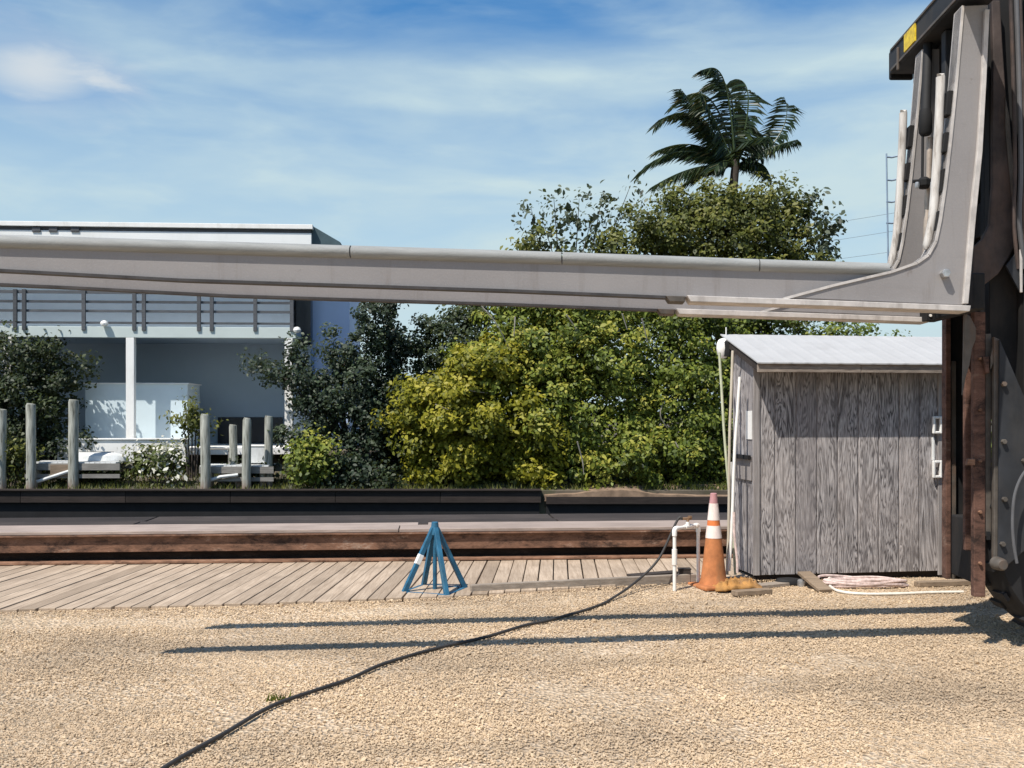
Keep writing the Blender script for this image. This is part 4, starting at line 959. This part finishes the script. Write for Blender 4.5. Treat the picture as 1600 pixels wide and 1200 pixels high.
# ------------------------------------------------------------------ house and far docks
ha = Vector((-16.6, 33.0, .5)); hd = Vector((9.6, .62, 0)).normalized(); hp_ = Vector((-hd.y, hd.x, 0))
HB = at(462, 515, 33.7); HBx = (HB - ha).dot(hd)
house = thing('white_house', 'two storey white house with open balcony on posts behind the left docks', 'house', ha + hd * 5)
def Hh(x, d, z): return ha + hd * x + hp_ * d + Vector((0, 0, z - ha.z))
def hbox(mb, x0, x1, d0, d1, z0, z1): mb.hexa([Hh(x0, d0, z0), Hh(x1, d0, z0), Hh(x1, d1, z0), Hh(x0, d1, z0), Hh(x0, d0, z1), Hh(x1, d0, z1), Hh(x1, d1, z1), Hh(x0, d1, z1)])
def hx(px, d=0):                             # x along the house for a column of the photo
    a = (px - 800) / F; o_ = ha + hp_ * d; return (o_.x - a * o_.y) / (a * hd.y - hd.x)
def hz(px, py, d=0): return EYE + (HZ - py) / F * Hh(hx(px, d), d, 0).y
X1 = hx(462)
zb0, zb1 = hz(330, 528), hz(330, 511)
mb = MB(); hbox(mb, -14, X1, .0, .22, zb0, zb1); mb.build('balcony_beam', 'greybeam', house, .01)
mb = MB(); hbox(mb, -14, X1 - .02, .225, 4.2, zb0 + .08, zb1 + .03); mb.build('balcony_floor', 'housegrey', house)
for px in (203, 451):
    x = hx(px); mb = MB(); hbox(mb, x - .13, x + .13, .0, .24, .3, zb0 - .002); mb.build('post', 'white', house, .01)
for k in (-4, -8.5): mb = MB(); hbox(mb, hx(203) + k, hx(203) + k + .26, .0, .24, .3, zb0 - .002); mb.build('post', 'white', house, .01)
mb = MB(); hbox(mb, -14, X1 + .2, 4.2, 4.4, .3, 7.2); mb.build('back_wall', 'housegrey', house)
mb = MB(); hbox(mb, -14, X1 - .3, .85, 4.199, zb1 + .04, 6.9); mb.build('upper_wall', 'housewhite', house)
# railing
rl = MB(); rl.tint = .3
zr0, zr1 = zb1 + .02, hz(300, 455)
for z0, z1 in ((zr1 - .10, zr1), (zr1 - .40, zr1 - .32), (zr1 - .70, zr1 - .62), (zr0 + .07, zr0 + .14)): rl.tint = random.random(); hbox(rl, -14, X1 - .05, .03, .075, z0, z1)
rail = rl.build('railing', 'rail', house)
for px in (24, 38, 131, 210, 225, 311, 331, 399, 456, -60, -150, -250):
    x = hx(px); mb = MB(); mb.tint = random.random(); hbox(mb, x - .06, x + .06, -.05, .029, zr0 - .15, zr1 + (.16 if px in (225, 311) else .02)); mb.build('baluster', 'rail', rail, .006)
# roof: white parapet in front and dark hip end
zt = hz(490, 356); zt0 = hz(490, 380, .0)
xr = hx(488)
mb = MB(); hbox(mb, -14, xr, -.25, .1, zb1 + 2.35, zt - .22); mb.build('roof_fascia', 'housewhite', house, .01)
mb = MB(); hbox(mb, -14, xr + .05, -.33, .16, zt - .10, zt + .05); rc_ = mb.build('roof_cap', 'white', house, .01)
mb = MB(); hbox(mb, -14, xr - .02, -.20, .08, zt - .219, zt - .101); mb.build('drip_edge', 'rail', rc_)
xe = hx(532)
mb = MB(); mb.prism([Hh(xr + .06, -.1, zt + .02), Hh(xe, -.1, hz(532, 379)), Hh(xe, -.1, hz(532, 386)), Hh(-14, -.1, hz(532, 386)), Hh(-14, -.1, zt)], hp_ * 7.5); mb.build('roof', 'darkteal', house)
for px in (62, 88, 122):
    mb = MB(); x = hx(px); z = hz(px, 360); hbox(mb, x - .13, x + .13, -.29, -.251, z - .10, z + .06); mb.build('vent', 'rail', house, .01)
# blue annex at the right end, with the dark recess beside it
mb = MB(); hbox(mb, hx(486, 2.0), hx(546, 2.0), 2.0, 6.5, .3, 7.3); mb.build('blue_annex_wall', 'annexblue', house)
mb = MB(); hbox(mb, hx(462, 1.5), hx(485.5, 1.5), 1.5, 4.19, zb1 - .4, 7.0); mb.build('painted_dark_recess', 'opening_dark', house)  # solid near-black box paints the shade of the recess
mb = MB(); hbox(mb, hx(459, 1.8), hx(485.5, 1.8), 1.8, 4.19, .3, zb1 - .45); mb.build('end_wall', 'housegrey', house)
for px, py in ((165, 506), (465, 516)):
    p = Hh(hx(px), -.12, hz(px, py)); mb = MB(); mb.lathe(p, [(.03, -.1), (.11, -.06), (.13, 0), (.10, .07), (.03, .10)], 12); l_ = mb.build('flood_lamp', 'lampglass', house, smooth=True)
    mb = MB(); mb.bar(p, p + hp_ * .14 + Vector((0, 0, .1)), .05, .05); mb.build('lamp_arm', 'rail', l_)
mb = MB(); hbox(mb, -14, X1, -.3, 4.2, .28, .52); mb.build('ground_slab', 'white', house, .02)
mb = MB(); hbox(mb, hx(338, 3.9), hx(440, 3.9), 4.12, 4.195, .52, hz(400, 652, 4)); mb.build('dark_opening_panel', 'opening_dark', house)  # near-black panel stands for the unlit inside of the opening
# pale storage box under the balcony
bx0, bx1 = hx(133, .9), hx(293, .9)
sb = thing('storage_box', 'pale blue white storage shed under the balcony behind a white post', 'storage shed', Hh((bx0 + bx1) / 2, 1.7, .52))
zt_ = hz(220, 600, .9); nb_ = 9
mb = MB()
hbox(mb, bx0, bx1, .9, 2.6, .53, zt_); mb.build('body', 'shedwall', sb, .01)
mb = MB(); hbox(mb, bx0 - .06, bx1 + .06, .82, 2.66, zt_ + .002, zt_ + .04); mb.build('lid', 'housewhite', sb, .01)
# low white ledge in front of it
lw = thing('low_white_wall', 'low white wall on the bank in front of the storage shed', 'wall', Hh((bx0 + bx1) / 2, -.6, .2))
mb = MB(); hbox(mb, bx0 - .3, bx1 + .4, -.75, -.55, .05, .78); mb.build('wall_face', 'white', lw, .02)
mb = MB(); hbox(mb, bx0 - .34, bx1 + .44, -.80, -.50, .782, .83); mb.build('coping', 'white', lw, .01)

# docks
def dock(px0, px1, pyt, Y0, Y1, label, legs):
    a = at(px0, pyt, Y0); b = at(px1, pyt, Y0); z = a.z; rt = thing('boat_dock', label, 'dock', Vector(((a.x + b.x) / 2, (Y0 + Y1) / 2, -1)), 'small docks on the far shore')
    mb = MB(); nbd = int((b.x - a.x) / .16)
    for k in range(nbd):
        mb.tint = random.random(); x = a.x + k * .16; mb.box((x + .075, (Y0 + Y1) / 2, z - .02), (.145, Y1 - Y0, .04))
    mb.build('deck', 'dockwhite', rt)
    mb = MB(); mb.box(((a.x + b.x) / 2, Y0 - .03, z - .14), (b.x - a.x, .06, .20)); mb.build('rim_board', 'dockwood', rt)
    mb = MB(); mb.box(((a.x + b.x) / 2, Y1 - .1, z - .14), (b.x - a.x, .06, .20)); mb.build('rim_board', 'dockwood', rt)
    mb = MB(); mb.box(((a.x + b.x) / 2, Y0 - .03, z - .42), (b.x - a.x, .05, .12)); mb.build('fender_board', 'dockwood', rt)
    for px in legs:
        mb = MB(); c_ = at(px, pyt, Y0 + .2); mb.tube([Vector((c_.x, c_.y, -1.6)), Vector((c_.x, c_.y, z - .045))], .09, 10); mb.build('leg', 'piling', rt, smooth=True)
    return rt, z
dk, z = dock(40, 188, 722, 30.8, 31.9, 'left bleached wooden dock beside two tall pilings', (60, 110))
mb = MB(); p = at(95, 735, 30.7); mb.box(p, (.62, .05, .34)); mb.build('notice_panel', 'plank', dk, .01)
mb = MB(); mb.tube([at(118, 733, 30.66), at(60, 752, 30.66), at(44, 756, 30.7)], .05, 8); mb.build('brace', 'dockwhite', dk, smooth=True)
dk2, z = dock(312, 428, 727, 30.8, 32.0, 'right bleached wooden dock with four pilings and a white box on it', (330, 372, 410))
mb = MB(); mb.tube([at(318, 754, 30.66), at(345, 745, 30.66), at(372, 742, 30.7)], .05, 8); mb.build('brace', 'dockwhite', dk2, smooth=True)
p = at(404, 712, 31.5); mb = MB(); mb.box((p.x, p.y, z + .29), (.66, .5, .50)); db = thing('dock_box', 'white dock box between the pilings on the right dock', 'box', (p.x, p.y, z)); mb.build('box_body', 'dockwhite', db, .02)
mb = MB(); mb.box((p.x, p.y, z + .57), (.70, .54, .05)); mb.build('lid', 'white', db, .015)
p = at(160, 708, 31.5); mb = MB(); hull = thing('upturned_skiff', 'small pale grey skiff lying upturned on the left dock', 'skiff', (p.x, p.y, at(40, 722, 30.8).z))
zz = at(40, 722, 30.8).z
mb = MB(); k = 12; vs = []; fs = []
for i in range(k + 1):
    t = i / k; w_ = .34 * (1 - (2 * t - 1) ** 4 * .6) * (1 if t < .7 else 1 - (t - .7) * 2.2); hh = .26 * (1 if t < .75 else 1 - (t - .75) * 1.6)
    for a_ in range(7): th = pi * a_ / 6; vs.append(Vector((p.x - .75 + 1.5 * t, p.y + w_ * cos(th), zz + .01 + hh * sin(th) ** .7 if 0 < a_ < 6 else zz + .01)))
for i in range(k):
    for a_ in range(6): fs.append((i * 7 + a_, (i + 1) * 7 + a_, (i + 1) * 7 + a_ + 1, i * 7 + a_ + 1))
fs += [tuple(range(7)), tuple(range(k * 7 + 6, k * 7 - 1, -1))]
mb._add(vs, fs); mb.build('hull', 'dockwhite', hull, smooth=True)
mb = MB(); mb.bar(Vector((p.x - .7, p.y, zz + .275)), Vector((p.x + .35, p.y, zz + .275)), .03, .03); mb.build('keel_strip', 'dockwood', hull)
PG = 'dock pilings along the far shore'
def piling(px, pyt, Y, r, label):
    r *= .86
    b = at(px, pyt, Y); z0 = -1.8; mb = MB(); mb.tube([Vector((b.x, Y, z0)), Vector((b.x + random.uniform(-.03, .03), Y, (z0 + b.z) / 2)), Vector((b.x, Y, b.z - .05)), Vector((b.x + .01, Y, b.z + random.uniform(-.02, .03)))], [r * 1.08, r * random.uniform(.95, 1.05), r * .97, r * random.uniform(.72, .9)], 14)
    o = mb.build('dock_piling', 'piling', smooth=True); set_origin(o, (b.x, Y, -1)); tag(o, label, 'piling', PG)
piling(3, 640, 30.5, .17, 'grey piling cut by the left edge of the picture')
piling(48, 631, 30.5, .17, 'tall grey piling at the left corner of the left dock')
piling(115, 626, 30.7, .18, 'tallest pale green piling rising behind the left dock deck')
piling(320, 648, 30.5, .165, 'brown weathered piling at the left corner of the right dock')
piling(364, 664, 31.4, .14, 'shortest thin piling at the back of the right dock')
piling(386, 654, 30.55, .15, 'pale green piling at the front right of the right dock by the white box')
piling(420, 651, 31.2, .15, 'pale green piling at the back right corner of the right dock')
p = at(340, 700, 31.7); rt = thing('dock_bench', 'low wooden bench between the pilings of the right dock', 'bench', (p.x, p.y, z))
mb = MB()
for k in range(2): mb.box((p.x, p.y - .12 + k * .2, z + .46), (.95, .17, .04))
mb.build('seat', 'dockwood', rt, .008)
for dx in (-.4, .4): mb = MB(); mb.box((p.x + dx, p.y, z + .225), (.06, .34, .43)); mb.build('leg', 'dockwood', rt, .006)

# faint power lines beyond the trees
for i, (y0, y1, lab) in enumerate(((345, 292, 'topmost of the faint overhead wires right of the trees'), (372, 322, 'middle faint overhead wire right of the trees'), (398, 364, 'lowest of the faint overhead wires right of the trees'))):
    a = at(1150, y0 + 25, 60); b = at(1800, y1 - 40, 60); pts = []
    for k in range(17): t = k / 16; q = a.lerp(b, t); q.z -= .5 * 4 * t * (1 - t) * .6; pts.append(q)
    mb = MB(); mb.tube(pts, .011, 6); tag(set_origin(mb.build('overhead_wire', 'wire', smooth=True), pts[0]), lab, 'wire', 'overhead wires')

# ------------------------------------------------------------------ light, sky, camera
sd = Vector((-.43, -.47, 1)).normalized()
sun = bpy.data.lights.new('sun', 'SUN'); so = bpy.data.objects.new('sun', sun); col.objects.link(so)
sun.energy = 5.0; sun.angle = R(.5); sun.color = (1, .945, .86); so.rotation_euler = (-sd).to_track_quat('-Z', 'Y').to_euler(); so.location = (0, -5, 20)
w = bpy.data.worlds.new('World'); scene.world = w; w.use_nodes = True; nt = w.node_tree; nt.nodes.clear()
def N(t, **k):
    nd = nt.nodes.new('ShaderNode' + t)
    for a, b in k.items(): setattr(nd, a, b)
    return nd
ln = nt.links.new
sky = N('TexSky', sky_type='NISHITA', sun_disc=False); sky.sun_elevation = math.asin(sd.z); sky.sun_rotation = math.atan2(sd.x, sd.y); sky.air_density = 1.0; sky.dust_density = .6; sky.ozone_density = 2.2
hs = N('HueSaturation'); hs.inputs['Saturation'].default_value = 1.42; ln(sky.outputs[0], hs.inputs['Color'])
tc = N('TexCoord')
def cloudmask(scale, mscale, lo, hi, detail=6, loc=(0, 0, 0)):
    mp = N('Mapping'); mp.inputs['Scale'].default_value = mscale; mp.inputs['Location'].default_value = loc; ln(tc.outputs['Generated'], mp.inputs[0])
    nz_ = N('TexNoise'); nz_.inputs['Scale'].default_value = scale; nz_.inputs['Detail'].default_value = detail; nz_.inputs['Roughness'].default_value = .52; nz_.inputs['Distortion'].default_value = .35; ln(mp.outputs[0], nz_.inputs['Vector'])
    rp = N('ValToRGB'); rp.color_ramp.elements[0].position = lo; rp.color_ramp.elements[1].position = hi; rp.color_ramp.interpolation = 'EASE'; ln(nz_.outputs[0], rp.inputs[0]); return rp.outputs[0]
def MT(op, a, b=0.0):
    nd = N('Math', operation=op)
    for i, v_ in enumerate((a, b)):
        if isinstance(v_, bpy.types.NodeSocket): ln(v_, nd.inputs[i])
        else: nd.inputs[i].default_value = v_
    return nd.outputs[0]
sep = N('SeparateXYZ'); ln(tc.outputs['Generated'], sep.inputs[0]); zc = sep.outputs[2]
# cover of thin cloud by height above the horizon, broken up by stretched noise
cov = N('ValToRGB'); cr = cov.color_ramp
for p_, v_ in ((0.0, .95), (.10, .86), (.20, .78), (.24, .66), (.28, .50), (.315, .66), (.35, .26), (.39, -.06), (.9, .1)):
    e = cr.elements.new(p_); e.color = (v_, v_, v_, 1)
cr.elements.remove(cr.elements[0]); cr.elements.remove(cr.elements[-1])
ln(zc, cov.inputs[0])
m1 = cloudmask(3.0, (1.0, 1.0, 4.6), .30, .74, 6, (.35, 0, .1)); m2 = cloudmask(10.0, (1, 1, 3.4), .42, .78, 8, (1.3, .4, 0))
nsum = MT('ADD', MT('MULTIPLY', m1, .62), MT('MULTIPLY', m2, .22))
fac = MT('ADD', MT('MULTIPLY', nsum, .80), MT('SUBTRACT', cov.outputs[0], .16))
# one puffy bank up on the left
bd_ = Vector((-.465, 1, .335)).normalized()
mpv = N('Mapping'); mpv.inputs['Location'].default_value = tuple(-x * k_ for x, k_ in zip(bd_, (1, 1, 2.2))); mpv.inputs['Scale'].default_value = (1, 1, 2.2); ln(tc.outputs['Generated'], mpv.inputs[0])
vl = N('VectorMath', operation='LENGTH'); ln(mpv.outputs[0], vl.inputs[0])
pm = N('MapRange'); pm.interpolation_type = 'SMOOTHSTEP'; pm.inputs[1].default_value = .10; pm.inputs[2].default_value = .0; ln(MT('ADD', vl.outputs['Value'], MT('MULTIPLY', m2, -.05)), pm.inputs[0])
fac = MT('MAXIMUM', fac, MT('MULTIPLY', pm.outputs[0], .92))
cl = N('Clamp'); ln(fac, cl.inputs[0])
mixc = N('Mix', data_type='RGBA'); ln(cl.outputs[0], mixc.inputs[0]); ln(hs.outputs[0], mixc.inputs[6])
cc1 = N('Mix', data_type='RGBA'); ln(pm.outputs[0], cc1.inputs[0]); cc1.inputs[6].default_value = (4.0, 5.05, 5.4, 1); cc1.inputs[7].default_value = (4.75, 5.15, 5.4, 1); ln(cc1.outputs[2], mixc.inputs[7])
bg = N('Background'); bg.inputs['Strength'].default_value = .12; ln(mixc.outputs[2], bg.inputs[0])
ow = N('OutputWorld'); ln(bg.outputs[0], ow.inputs[0])

cam = bpy.data.cameras.new('camera'); co = bpy.data.objects.new('camera', cam); col.objects.link(co); scene.camera = co
co.location = (0, 0, EYE); co.rotation_euler = (R(90), 0, 0); cam.sensor_width = 36; cam.lens = 36.0 * F / 1600; cam.shift_y = (HZ - 600) / 1600; cam.clip_end = 5000; cam.clip_start = .1
vs_ = scene.view_settings; vs_.view_transform = 'Standard'; vs_.look = 'None'; vs_.exposure = .27; vs_.gamma = 1
